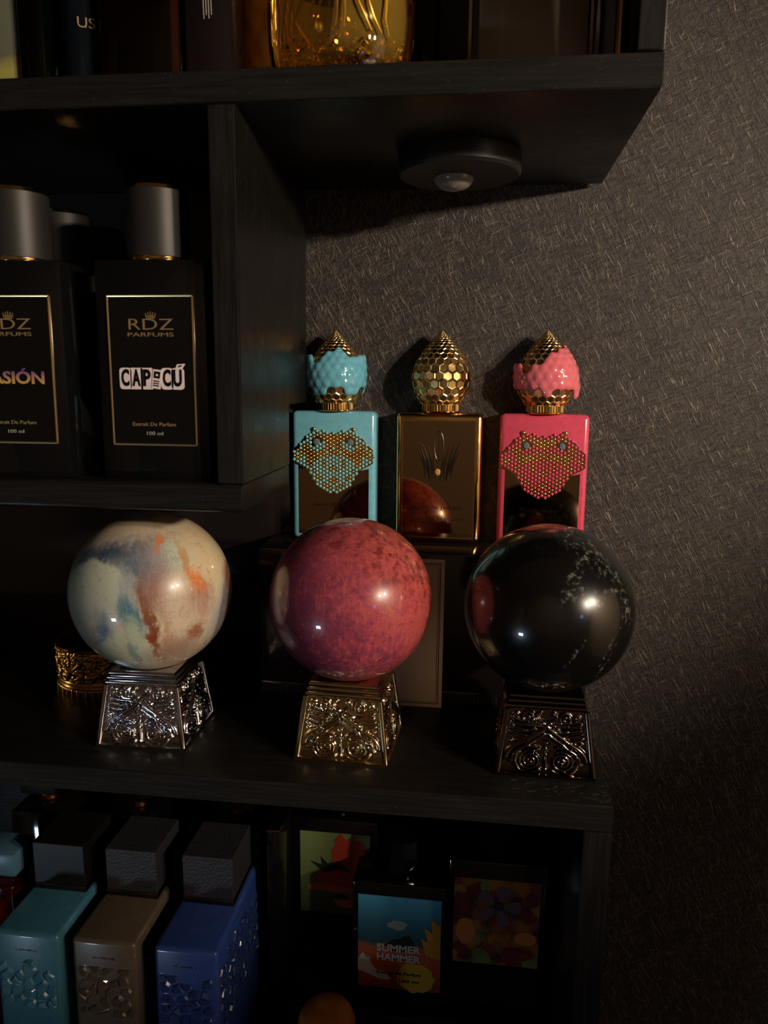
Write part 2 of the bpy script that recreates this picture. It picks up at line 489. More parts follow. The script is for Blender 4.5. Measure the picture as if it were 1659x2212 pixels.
def tube(bm, pts, rad, n=8):
    """swept round bar; rad may be a list"""
    pts = [Vector(p) for p in pts]
    rads = rad if isinstance(rad, (list, tuple)) else [rad] * len(pts)
    prev = None
    rings = []
    for i, p in enumerate(pts):
        t = (pts[min(i + 1, len(pts) - 1)] - pts[max(i - 1, 0)]).normalized()
        up = Vector((0, 0, 1)) if abs(t.z) < 0.9 else Vector((0, 1, 0))
        a = t.cross(up).normalized() if prev is None else (prev - t * prev.dot(t)).normalized()
        prev = a
        b = t.cross(a)
        rings.append([bm.verts.new(p + (a * math.cos(2 * PI * k / n) + b * math.sin(2 * PI * k / n)) * rads[i]) for k in range(n)])
    for a, b in zip(rings, rings[1:]):
        for k in range(n):
            bm.faces.new((a[k], a[(k + 1) % n], b[(k + 1) % n], b[k]))
    bm.faces.new(rings[0][::-1])
    bm.faces.new(rings[-1])
    return bm


def prism(bm, poly, y0, y1):
    """polygon in x,z extruded from y0 (front) to y1"""
    a = [bm.verts.new((x, y0, z)) for x, z in poly]
    b = [bm.verts.new((x, y1, z)) for x, z in poly]
    n = len(poly)
    bm.faces.new(a)
    bm.faces.new(b[::-1])
    for i in range(n):
        bm.faces.new((a[i], b[i], b[(i + 1) % n], a[(i + 1) % n]))
    return bm


def link(name, data, mat, parent=None, loc=(0, 0, 0), rot=(0, 0, 0)):
    o = bpy.data.objects.new(name, data)
    COL.objects.link(o)
    if mat is not None and data is not None:
        data.materials.clear()
        data.materials.append(mat)
    o.parent = parent
    o.location = loc
    o.rotation_euler = rot
    return o


def obj(name, bm, mat, parent=None, loc=(0, 0, 0), rot=(0, 0, 0), smooth=35):
    bmesh.ops.recalc_face_normals(bm, faces=bm.faces)
    me = bpy.data.meshes.new(name)
    if smooth:
        lim = math.radians(smooth)
        for f in bm.faces:
            f.smooth = True
        for e in bm.edges:
            if len(e.link_faces) != 2 or e.calc_face_angle(0) > lim:
                e.smooth = False
    bm.to_mesh(me)
    bm.free()
    return link(name, me, mat, parent, loc, rot)


def thing(name, label, cat, loc=(0, 0, 0), group=None, rotz=0.0):
    o = bpy.data.objects.new(name, None)
    o.empty_display_size = 0.01
    COL.objects.link(o)
    o.location = loc
    o.rotation_euler = (0, 0, rotz)
    return tag(o, label, cat, group)


def tag(o, label, cat, group=None):
    o['label'] = label
    o['category'] = cat
    if group:
        o['group'] = group
    return o


def text(name, s, h, mat, parent, loc, width=None, extrude=0.0002, offset=0.0, spacing=1.0, rot=(PI / 2, 0, 0), shear=0.0):
    """lettering as mesh, standing upright and facing the room; h = capital height"""
    cu = bpy.data.curves.new(name, 'FONT')
    cu.body = s
    cu.align_x = 'CENTER'
    cu.align_y = 'CENTER'
    cu.size = h / 0.69
    cu.extrude = extrude
    cu.offset = offset
    cu.space_character = spacing
    cu.shear = shear
    cu.resolution_u = 3
    t = bpy.data.objects.new('tmp', cu)
    COL.objects.link(t)
    bpy.context.view_layer.update()
    me = bpy.data.meshes.new_from_object(t.evaluated_get(bpy.context.evaluated_depsgraph_get()))
    bpy.data.objects.remove(t, do_unlink=True)
    bpy.data.curves.remove(cu)
    me.name = name
    xs = [v.co.x for v in me.vertices]
    w = max(xs) - min(xs)
    if width:
        k = width / w
        for v in me.vertices:
            v.co.x *= k
    return link(name, me, mat, parent, loc, rot)


# ------------------------------------------------------------------ room
def struct(name, bm, mat):
    o = obj(name, bm, mat, smooth=0)
    o['kind'] = 'structure'
    return o


WALL = 0.208
struct('wall_back', BX(-2.2, 1.36, WALL, WALL + 0.05, -1.2, 1.4), M_['wallpaper'])
struct('wall_right', BX(1.36, 1.41, -2.8, WALL + 0.05, -1.2, 1.4), M_['plaster'])
struct('wall_left', BX(-2.25, -2.2, -2.8, WALL + 0.05, -1.2, 1.4), M_['plaster'])
struct('wall_front', BX(-2.25, 1.41, -2.85, -2.8, -1.2, 1.4), M_['plaster_dark'])
struct('floor', BX(-2.25, 1.41, -2.85, WALL + 0.05, -1.25, -1.2), M_['floor'])
struct('ceiling', BX(-2.25, 1.41, -2.85, WALL + 0.05, 1.4, 1.45), M_['plaster'])

# ------------------------------------------------------------------ shelf unit
D = 0.200          # depth of the boards
T = 0.018          # thickness
ZT = 0.4194        # underside of the top board
XB = -0.2361       # right face of the cube compartment
ZB = 0.1988        # floor of the cube compartment
ZL = -0.268        # floor of the lower compartment
LX = -0.78
shelf = thing('wall_shelf', 'black stained wooden shelf unit against the dark fibre wallpaper, holding all the bottles and balls', 'shelf', (0, 0, 0))
g = 0.0004
obj('middle_shelf_board', BX(LX, 0, 0, D, -T, 0, 0.0008), M_['woodX'], shelf)
obj('top_shelf_board', BX(LX, 0, 0, D, ZT, ZT + T, 0.0008), M_['woodX'], shelf)
obj('upper_side_panel', BX(-0.0145, 0, 0, D, ZT + T + g, ZT + T + 0.24, 0.0008), M_['woodZ'], shelf)
obj('lower_side_panel', BX(-0.0175, 0, 0, D, -0.52, -T - g, 0.0008), M_['woodZ'], shelf)
bm = bmesh.new()
yz = [(0, ZB + g), (0.117, ZB + g), (0.117, 0.2450), (0.178, 0.2450), (0.178, ZT - g), (0, ZT - g)]
va = [bm.verts.new((XB - 0.0165, y, z)) for y, z in yz]
vb = [bm.verts.new((XB, y, z)) for y, z in yz]
bm.faces.new(va)
bm.faces.new(vb[::-1])
for i in range(6):
    bm.faces.new((va[i], vb[i], vb[(i + 1) % 6], va[(i + 1) % 6]))
obj('cube_side_panel', bm, M_['woodZ'], shelf, smooth=0)
bm = bmesh.new()
box(bm, LX, XB, 0, 0.117, ZB - T, ZB, 0.0022)
box(bm, LX, -0.2560, 0.1172, D, ZB - T, ZB)
obj('cube_floor_board', bm, M_['woodX'], shelf)
obj('upper_back_panel', BX(LX, -0.0148, D - 0.004, D, ZT + T + g, ZT + T + 0.24), M_['blackmatte'], shelf)
obj('middle_back_panel', BX(LX, -0.2560, D - 0.004, D, g, ZB - T - g), M_['blackgloss'], shelf)
obj('lower_back_panel', BX(LX, -0.0180, D + g, D + 0.004, -0.52, -g), M_['woodX'], shelf)
obj('bottom_shelf_board', BX(LX, -0.0175 - g, 0, D, ZL - T, ZL, 0.0008), M_['woodX'], shelf)
obj('riser_step', BX(-0.236, -0.019, 0.078, D, ZL + g, -0.245, 0.001), M_['woodX'], shelf)
obj('cube_back_panel', BX(LX, -0.2560, D - 0.004, D, ZB + g, ZT - g), M_['blackmatte'], shelf)

for nm, (x0, x1, z0, z1), mt in (('middle', (LX, 0, -T + 0.0006, -0.0006), 'edgeX'), ('top', (LX, 0, ZT + 0.0006, ZT + T - 0.0006), 'edgeX'), ('cube', (LX, XB - 0.001, ZB - T + 0.002, ZB - 0.002), 'edgeX'),
                                 ('upper', (-0.0140, -0.0005, ZT + T + 0.001, ZT + T + 0.24), 'edgeZ'), ('panel', (XB - 0.0160, XB - 0.0005, ZB + 0.001, ZT - 0.001), 'edgeZ'), ('lower', (-0.0170, -0.0005, -0.52, -T - 0.001), 'edgeZ')):
    obj('front_edge_band', BX(x0, x1, -0.0005, 0.0002, z0, z1, 0.0002, seg=1), M_[mt], shelf, smooth=0)

random.seed(11)
bm = bmesh.new()
for k in range(60):
    x, y = -0.002 - 0.060 * random.random() ** 1.3, 0.003 + 0.022 * random.random()
    a, l, w_ = random.gauss(0.1, 0.5), random.uniform(0.0006, 0.0032), random.uniform(0.0002, 0.0006)
    c_, s_ = math.cos(a), math.sin(a)
    q_ = [(-l, -w_), (l, -w_ * 0.4), (l * 0.8, w_), (-l * 0.7, w_ * 0.7)]
    va = [bm.verts.new((x + p * c_ - r * s_, y + p * s_ + r * c_, 0.00002)) for p, r in q_]
    vb = [bm.verts.new((v.co.x, v.co.y, 0.00018)) for v in va]
    bm.faces.new(vb)
    for i in range(4):
        bm.faces.new((va[i], va[(i + 1) % 4], vb[(i + 1) % 4], vb[i]))
o = obj('scuff_marks', bm, simple('worn grey scuffs', '#2e2926', 0.4), shelf, smooth=0)
o['kind'] = 'stuff'

# puck light under the top board
puck = thing('puck_light', 'flat round black puck light with a milky sensor dome, stuck under the top shelf', 'light', (-0.1105, 0.112, ZT))
obj('housing', lathe([(0, -0.0002), (0.0420, -0.0002), (0.0430, -0.002), (0.0430, -0.0125), (0.0415, -0.0145), (0.0405, -0.0140), (0, -0.0140)], 64), M_['puck'], puck)
obj('sensor_dome', lathe([(0.0142, -0.0138)] + [(0.0142 * math.cos(a), -0.0140 - 0.0085 * math.sin(a)) for a in [k * PI / 16 for k in range(1, 8)]] + [(0, -0.0225)], 32), M_['dome'], puck, (-0.004, 0.006, 0))


# ------------------------------------------------------------------ ornate pedestals and balls
def bez(p0, p1, p2, p3, n=14):
    out = []
    for i in range(n + 1):
        t = i / n
        a, b, c, d = (1 - t) ** 3, 3 * t * (1 - t) ** 2, 3 * t * t * (1 - t), t ** 3
        out.append((a * p0[0] + b * p1[0] + c * p2[0] + d * p3[0], a * p0[1] + b * p1[1] + c * p2[1] + d * p3[1]))
    return out


def spiral(cx, cy, r0, r1, a0, turns, n=46):
    return [(cx + (r0 + (r1 - r0) * i / n) * math.cos(a0 + turns * 2 * PI * i / n), cy + 1.22 * (r0 + (r1 - r0) * i / n) * math.sin(a0 + turns * 2 * PI * i / n)) for i in range(n + 1)]


# relief of one pedestal face, right half, in face units (u -1..1, v 0..2 bottom to top)
CURVES = [  # (points, width, height)
    (spiral(0.37, 0.40, 0.27, 0.03, 1.9, -2.6), 0.045, 0.8),
    (spiral(0.37, 0.40, 0.38, 0.31, 2.2, -0.75), 0.045, 0.8),
    (bez((0.0, 1.52), (0.14, 1.30), (0.34, 1.22), (0.52, 1.02)), 0.085, 1.0),
    (bez((0.52, 1.02), (0.70, 0.88), (0.92, 0.80), (0.93, 0.42)), 0.070, 0.9),
    (bez((0.05, 1.28), (0.16, 1.10), (0.38, 1.02), (0.50, 0.84)), 0.055, 0.8),
    (bez((0.50, 0.84), (0.68, 0.72), (0.80, 0.62), (0.78, 0.36)), 0.050, 0.7),
    (bez((0.62, 0.62), (0.72, 0.5), (0.72, 0.3), (0.60, 0.12)), 0.045, 0.6),
    (bez((0.02, 1.50), (0.20, 1.36), (0.50, 1.32), (0.90, 1.42)), 0.050, 0.75),
    (bez((0.06, 1.56), (0.25, 1.50), (0.55, 1.46), (0.92, 1.58)), 0.050, 0.75),
    (bez((0.34, 1.24), (0.52, 1.16), (0.72, 1.18), (0.92, 1.30)), 0.045, 0.6),
    (bez((0.52, 1.06), (0.66, 1.02), (0.80, 1.06), (0.92, 1.16)), 0.040, 0.5),
    (bez((0.06, 1.62), (0.20, 1.66), (0.30, 1.74), (0.26, 1.88)), 0.055, 0.8),
    (spiral(0.52, 1.76, 0.17, 0.03, 3.6, -1.35, 30), 0.050, 0.8),
    (bez((0.10, 1.60), (0.3, 1.58), (0.6, 1.56), (0.80, 1.70)), 0.050, 0.7),
    (spiral(0.82, 1.80, 0.10, 0.02, 4.0, 1.2, 20), 0.045, 0.6),
    (bez((0.0, 0.14), (0.0, 0.4), (0.0, 0.7), (0.0, 0.98)), 0.050, 0.7),
]
BEADS = [(0.0, 1.0, 0.08, 1.2), (0.0, 0.80, 0.05, 1.0), (0.0, 0.62, 0.05, 1.0), (0.0, 0.14, 0.06, 1.0), (0.16, 0.10, 0.06, 0.9), (0.18, 1.90, 0.07, 1.1), (0.10, 1.60, 0.07, 1.1),
         (0.20, 1.52, 0.06, 1.0), (0.30, 1.42, 0.06, 1.0), (0.40, 1.88, 0.06, 0.9), (0.52, 1.36, 0.06, 1.0), (0.36, 0.36, 0.075, 1.1), (0.72, 0.60, 0.06, 1.0), (0.80, 0.34, 0.055, 0.9),
         (0.40, 0.10, 0.05, 0.8), (0.86, 0.98, 0.05, 0.8), (0.30, 1.66, 0.05, 0.9), (0.88, 1.50, 0.05, 0.8)]


def relief(nu=85, nv=78):
    H = [[0.0] * (nu + 1) for _ in range(nv + 1)]

    def splat(cx, cy, w, amp):
        for sx in (1, -1):
            x = cx * sx
            i0, i1 = int((x - w + 1) / 2 * nu), int((x + w + 1) / 2 * nu) + 1
            j0, j1 = int((cy - w) / 2 * nv), int((cy + w) / 2 * nv) + 1
            for j in range(max(j0, 1), min(j1, nv - 1) + 1):
                for i in range(max(i0, 1), min(i1, nu - 1) + 1):
                    d = math.hypot(-1 + 2 * i / nu - x, 2 * j / nv - cy) / w
                    if d < 1:
                        h = amp * math.sqrt(1 - d * d)
                        if h > H[j][i]:
                            H[j][i] = h
    for pts, w, amp in CURVES:
        for (a, b), (c, d) in zip(pts, pts[1:]):
            m = max(1, int(math.hypot(c - a, d - b) / 0.02))
            for k in range(m):
                t = k / m
                splat(a + (c - a) * t, b + (d - b) * t, w, amp)
    for a, b, w, amp in BEADS:
        splat(a, b, w, amp)
    return H


HF = relief()
PW0, PW1, PZ0, PZ1 = 0.0322, 0.0262, 0.0030, 0.0455   # half widths and heights of the sloping faces


def relief_panel():
    nv, nu = len(HF) - 1, len(HF[0]) - 1
    bm = bmesh.new()
    slope = math.atan2(PW0 - PW1, PZ1 - PZ0)
    ny, nz = -math.cos(slope), math.sin(slope)
    g_ = []
    for j in range(nv + 1):
        v = j / nv
        hw = PW0 + (PW1 - PW0) * v
        z = PZ0 + (PZ1 - PZ0) * v
        row = []
        for i in range(nu + 1):
            u = -1 + 2 * i / nu
            bulge = 0.0014 * (1 - u * u) * math.sin(PI * min(1, v * 1.02)) ** 0.7
            h = HF[j][i] * 0.0023 + (bulge if HF[j][i] > 0 else 0)
            row.append(bm.verts.new((u * (hw - 0.0022), -(hw - 0.0006) + ny * h, z + nz * h)))
        g_.append(row)
    for j in range(nv):
        for i in range(nu):
            bm.faces.new((g_[j][i], g_[j][i + 1], g_[j + 1][i + 1], g_[j + 1][i]))
    return bm


def sq_lathe(prof):
    """square section profile: list of (half width, z)"""
    bm = bmesh.new()
    rings = [[bm.verts.new((sx * w, sy * w, z)) for sx, sy in ((-1, -1), (1, -1), (1, 1), (-1, 1))] for w, z in prof]
    for a, b in zip(rings, rings[1:]):
        for i in range(4):
            bm.faces.new((a[i], a[(i + 1) % 4], b[(i + 1) % 4], b[i]))
    bm.faces.new(rings[0][::-1])
    return bm, rings[-1]


PR = {}


def pedestal(x, y, mat, label, rz=0.0):
    t = thing('ornate_pedestal', label, 'pedestal', (x, y, 0), 'scroll relief pedestals under the glazed balls', rz)
    if not PR:
        bm, top = sq_lathe([(0.0335, 0.0), (0.0335, 0.0022), (0.0318, 0.0030), (PW0 - 0.0008, PZ0), (PW1 - 0.0008, PZ1), (0.010, PZ1)])
        bm.faces.new(top)
        PR['body'] = bm
        # ribbed collar with three mouldings and a dish for the ball
        pf = []
        z = PZ1
        for k in range(3):
            hw = 0.0262 - 0.0010 * k
            for a in range(7):
                an = -PI / 2 + PI * a / 6
                pf.append((hw - 0.0006 + 0.0011 * math.cos(an), z + 0.00155 + 0.00150 * math.sin(an)))
            z += 0.0032
        pf.append((0.0243, 0.0555))
        bm, top = sq_lathe(pf)
        n = 48
        circ = [bm.verts.new((0.0215 * math.cos(2 * PI * (i + 0.5) / n - 3 * PI / 4), 0.0215 * math.sin(2 * PI * (i + 0.5) / n - 3 * PI / 4), 0.0555)) for i in range(n)]
        low = [bm.verts.new((v.co.x * 0.8, v.co.y * 0.8, 0.0500)) for v in circ]
        for i in range(n):
            j = (i + 1) % n
            bm.faces.new((circ[i], circ[j], low[j], low[i]))
        bm.faces.new(low)
        q4 = n // 4
        for s in range(4):
            for i in range(s * q4, (s + 1) * q4 - 1):
                bm.faces.new((top[s] if i - s * q4 < q4 / 2 else top[(s + 1) % 4], circ[i], circ[i + 1]))
            mid = s * q4 + int(q4 / 2)
            bm.faces.new((top[s], circ[mid], top[(s + 1) % 4]))
            k = (s + 1) * q4
            bm.faces.new((top[(s + 1) % 4], circ[k - 1], circ[k % n]))
        PR['collar'] = bm
        PR['panel'] = relief_panel()
        b2 = bmesh.new()
        tube(b2, [(-PW0 + 0.0004, -PW0 + 0.0004, 0.0022), (-PW1, -PW1, PZ1)], 0.0021, 10)
        PR['edge'] = b2
        for k in list(PR):
            bmesh.ops.recalc_face_normals(PR[k], faces=PR[k].faces)
    obj('body', PR['body'].copy(), mat, t, smooth=30)
    obj('ribbed_collar', PR['collar'].copy(), mat, t, smooth=30)
    pm = em = None
    for k in range(4):
        if pm is None:
            p = obj('relief_panel', PR['panel'].copy(), mat, t, smooth=75)
            e = obj('corner_bead', PR['edge'].copy(), mat, t, smooth=40)
            pm, em = p.data, e.data
        else:
            p = link('relief_panel', pm, None, t)
            e = link('corner_bead', em, None, t)
        p.rotation_euler = (0, 0, k * PI / 2)
        e.rotation_euler = (0, 0, k * PI / 2)
    return t


PED = [(-0.3275, 0.0625), (-0.1785, 0.0620), (-0.0400, 0.0625)]
pedestal(*PED[0], M_['chrome'], 'bright silver pedestal under the cream and blue ball, left of the three', 0.02)
pedestal(*PED[1], M_['palegold'], 'pale gold and silver pedestal under the red ball', -0.055)
pedestal(*PED[2], M_['gun'], 'dark gunmetal pedestal under the black ball', -0.01)

BR = 0.0580
BALL_LABEL = ['cream glazed ball with teal, blue and rust streaks on a silver pedestal', 'glossy red and purple mottled ball on a pale gold pedestal', 'glossy black ball with pale grey veins on a dark pedestal']
for (x, y), lb, fn, px in zip(PED, BALL_LABEL, (glaze_ball, red_ball, black_ball), (0, 0, 0)):
    bm = bmesh.new()
    bmesh.ops.create_uvsphere(bm, u_segments=128, v_segments=72, radius=BR)
    view = (-0.093 - x, -0.4496 - y)
    o = obj('decorative_ball', bm, fn(view, BR), None, (x, y, 0.1099), smooth=180)
    tag(o, lb, 'ball', 'glazed decorative balls on pedestals')

# ------------------------------------------------------------------ gold embossed holder behind the first ball
hold = thing('embossed_gold_holder', 'round antique gold holder with embossed flowers, behind the cream ball', 'holder', (-0.4125, 0.1480, 0))
NU, NVH = 220, 46
HR, HH = 0.0385, 0.0400
bm = bmesh.new()
rows = []
for j in range(NVH + 1):
    v = j / NVH
    row = []
    for i in range(NU):
        th = 2 * PI * i / NU
        k = (th * 10 / (2 * PI)) % 1.0
        u = k * 2 - 1
        h = 0.0
        if 0.28 < v < 0.93:
            vv = (v - 0.28) / 0.65 * 2
            ji, ii = int(vv / 2 * (len(HF) - 1)), int((u + 1) / 2 * (len(HF[0]) - 1))
            h = HF[ji][ii] * 0.0022
        elif v < 0.13:
            h = 0.0010 + 0.0007 * math.sin(th * 90)
        elif v < 0.25:
            h = 0.0012 * abs(math.sin((v - 0.13) / 0.12 * 2 * PI))
        elif v >= 0.95:
            h = 0.0014
        flare = 0.0003 * (2 * v - 1) ** 2
        row.append(bm.verts.new(((HR + h + flare) * math.cos(th), (HR + h + flare) * math.sin(th), v * HH)))
    rows.append(row)
inner = [[bm.verts.new(((HR - 0.002) * math.cos(2 * PI * i / NU), (HR - 0.002) * math.sin(2 * PI * i / NU), z)) for i in range(NU)] for z in (HH, 0.004)]
rows += inner
for a, b in zip(rows, rows[1:]):
    for i in range(NU):
        bm.faces.new((a[i], a[(i + 1) % NU], b[(i + 1) % NU], b[i]))
bm.faces.new(rows[-1])
bm.faces.new(rows[0][::-1])
obj('embossed_wall', bm, M_['oldgold'], hold, smooth=70)

# ------------------------------------------------------------------ plinth box with three jewelled bottles, and the card
BX0, BX1, BZ = -0.2700, 0.0015, 0.1272
pl = thing('gift_box', 'glossy black box that carries the turquoise, gold and pink bottles', 'box', ((BX0 + BX1) / 2, 0.137, 0))
hw = (BX1 - BX0) / 2
obj('base', BX(-hw, hw, 0.0, 0.066, 0, 0.012, 0.0012), M_['blackgloss'], pl)
obj('lid', BX(-hw + 0.001, hw - 0.001, 0.0006, 0.0655, 0.0122, BZ, 0.0016), M_['blackgloss'], pl)
bm = bmesh.new()
for i in range(90):
    x = -hw + 0.004 + i * (2 * hw - 0.008) / 89
    box(bm, x - 0.0009, x + 0.0009, -0.0004, 0.0003, 0.0035, 0.0085)
o = obj('relief_band', bm, M_['bandprint'], pl, smooth=0)
o['kind'] = 'stuff'

card = thing('info_card', 'pale upright card with a double dark border line, behind the red ball', 'card', (-0.1580, 0.1300, 0.0))
cb = obj('sheet', BX(-0.0432, 0.0432, 0, 0.0010, 0, 0.1235, 0.0003), M_['card'], card, rot=(-0.03, 0, 0))
for ins, w in ((0.0030, 0.0006), (0.0046, 0.0003)):
    bm = bmesh.new()
    x, z0, z1 = 0.0432 - ins, ins, 0.1235 - ins
    box(bm, -x, x, -0.00012, 0.0002, z0, z0 + w)
    box(bm, -x, x, -0.00012, 0.0002, z1 - w, z1)
    box(bm, -x, -x + w, -0.00012, 0.0002, z0 + w, z1 - w)
    box(bm, x - w, x, -0.00012, 0.0002, z0 + w, z1 - w)
    obj('border_line', bm, M_['ink'], cb, smooth=0)

# egg shaped honeycomb cap
PROF = [(0.0, 0.0165), (0.06, 0.0192), (0.13, 0.0216), (0.21, 0.0236), (0.30, 0.0248), (0.38, 0.0250), (0.46, 0.0243), (0.55, 0.0225), (0.64, 0.0196), (0.73, 0.0157), (0.82, 0.0112), (0.90, 0.0070), (0.96, 0.0036), (1.0, 0.0012)]
EH = 0.0605
NHEX = 20


def rz_at(t):
    t = max(0, min(1, t))
    for (a, ra), (b, rb) in zip(PROF, PROF[1:]):
        if t <= b:
            f = (t - a) / (b - a)
            return ra + (rb - ra) * f
    return PROF[-1][1]


# conformal coordinate w = integral ds / r, so that cells stay regular and shrink to the tip
TS, WS = [0.0], [0.0]
for i in range(1, 401):
    t = i / 400
    ds = math.hypot(EH / 400, rz_at(t) - rz_at(t - 1 / 400))
    TS.append(t)
    WS.append(WS[-1] + ds / rz_at(t))


def t_of_w(w):
    if w <= 0:
        return 0.0
    if w >= WS[-1]:
        return 1.0
    lo, hi = 0, 400
    while hi - lo > 1:
        m = (lo + hi) // 2
        if WS[m] <= w:
            lo = m
        else:
            hi = m
    return TS[lo] + (w - WS[lo]) / (WS[hi] - WS[lo]) * (TS[hi] - TS[lo])


def egg_pt(th, w, off=0.0):
    t = t_of_w(w)
    r = rz_at(t)
    dr = (rz_at(t + 0.01) - rz_at(t - 0.01)) / (EH * (min(1, t + 0.01) - max(0, t - 0.01)))
    L = math.hypot(1, dr)
    rr = max(r + off / L, 0.0002)
    return Vector((rr * math.sin(th), -rr * math.cos(th), t * EH - off * dr / L))


DTH = 2 * PI / NHEX
DW = DTH * math.sqrt(3) / 2


def hex_cells():
    w, row = DTH * 0.25, 0
    while w < WS[-1] - DTH * 0.2:
        for k in range(NHEX):
            yield (k + 0.5 * (row % 2)) * DTH - PI, w
        w += DW
        row += 1


CORN = [(math.sin(a) * DTH / math.sqrt(3), math.cos(a) * DTH / math.sqrt(3)) for a in [PI / 3 * k for k in range(6)]]


def egg_mesh():
    bm = bmesh.new()
    cache = {}

    def vert(th, w, off):
        k = (round(((th + 40) % (2 * PI)) / DTH * 12) % (NHEX * 12), round(w / DTH * 24), off)
        if k not in cache:
            cache[k] = bm.verts.new(egg_pt(th, w, off))
        return cache[k]
    for th, w in hex_cells():
        out = [vert(th + a, w + b, 0.0) for a, b in CORN]
        if len(set(out)) < 6:
            continue
        sc = min(1.0, rz_at(t_of_w(w)) / 0.02)
        inn = [bm.verts.new(egg_pt(th + a * 0.76, w + b * 0.76, -0.00055 * sc)) for a, b in CORN]
        for i in range(6):
            j = (i + 1) % 6
            try:
                bm.faces.new((out[i], out[j], inn[j], inn[i]))
            except ValueError:
                pass
        bm.faces.new(inn)
    # core that closes the bottom and the tip
    n = 48
    core = [(0.0, 0.0), (0.0158, 0.0)] + [(rz_at(t) - 0.0009, t * EH) for t in [k / 24 for k in range(0, 24)]] + [(0.0003, EH)]
    lathe(core, n, bm)
    return bm


def shell_mesh(cover, flare):
    """the coloured shell that wraps part of the egg: raised cells joined into one bumpy skin"""
    bm = bmesh.new()
    cache = {}

    def vert(th, w):
        k = (round(((th + 40) % (2 * PI)) / DTH * 12) % (NHEX * 12), round(w / DTH * 24))
        if k not in cache:
            cache[k] = bm.verts.new(egg_pt(th, w, 0.0014 + flare(th, t_of_w(w))))
        return cache[k]
    for th, w in hex_cells():
        t = t_of_w(w)
        thn = (th + PI) % (2 * PI) - PI
        if not cover(thn, t):
            continue
        out = [vert(th + a, w + b) for a, b in CORN]
        if len(set(out)) < 6:
            continue
        mid = bm.verts.new(egg_pt(th, w, 0.0033 + flare(thn, t)))
        for i in range(6):
            try:
                bm.faces.new((out[i], out[(i + 1) % 6], mid))
            except ValueError:
                pass
    bmesh.ops.recalc_face_normals(bm, faces=bm.faces)
    # thickness
    geo = bmesh.ops.extrude_face_region(bm, geom=list(bm.faces))
    for v in [x for x in geo['geom'] if isinstance(x, bmesh.types.BMVert)]:
        d = Vector((v.co.x, v.co.y, 0.0))
        v.co -= d.normalized() * 0.0013
    return bm


EGG = egg_mesh()

# stud face emblem, columns of studs: (top, bottom) per column counted from the middle
TOPS = [305, 337, 305, 273, 305, 273, 241, 350, 385, 420, 490, 550, 592]
BOTS = [1265, 1320, 1290, 1255, 1225, 1190, 1100, 1010, 915, 880, 850, 820, 785]
GOLDS = {0: (380, 445, 508, 640, 905, 1100, 1165), 1: (410, 472, 605, 670, 935, 1130, 1260), 2: (375, 440, 570, 700, 1225), 3: (340, 405, 600, 665, 805, 868, 1195), 4: (632, 695, 1095),
         5: (330, 660, 725, 1065), 6: (241, 365, 625, 690, 755, 965), 7: (590, 655, 720, 870), 8: (500, 560, 625, 845), 9: (525,), 10: (720,), 11: (690, 752)}
GOLDX = {2: (505,), 4: (375, 440), 1: (540, 350), 7: (785,), 8: (690, 780), 9: (590, 650), 10: (625,), 11: (620,), 12: (690,)}
PXM = 4.93e-5


def studs(extra):
    col, gold = bmesh.new(), bmesh.new()

    def dome(bm, x, z, r, h):
        rings = []
        for f, y in ((1.0, 0.0), (0.86, 0.55), (0.5, 0.9)):
            rings.append([bm.verts.new((x + r * f * math.cos(2 * PI * i / 8), -h * y, z + r * f * math.sin(2 * PI * i / 8))) for i in range(8)])
        tip = bm.verts.new((x, -h, z))
        for a, b in zip(rings, rings[1:]):
            for i in range(8):
                bm.faces.new((a[i], a[(i + 1) % 8], b[(i + 1) % 8], b[i]))
        for i in range(8):
            bm.faces.new((rings[-1][i], rings[-1][(i + 1) % 8], tip))
    for c in range(-12, 13):
        k = abs(c)
        y = 305 + (32 if k % 2 else 0)
        while y - 64 >= TOPS[k] - 18:
            y -= 64
        while y <= BOTS[k] + 18:
            if y >= TOPS[k] - 18 and math.hypot((k - 5.1) * 57.5, y - 455) > 72:
                x, z = c * 57.5 * PXM, -(y - 235) * PXM * 1.03
                gl = any(abs(y - q) < 33 for q in GOLDS.get(k, ())) or (extra and any(abs(y - q) < 33 for q in GOLDX.get(k, ())))
                dome(gold if gl else col, x, z, 0.00150 if not (k == 6 and y < 260) else 0.0019, 0.0013)
            y += 64
    return col, gold


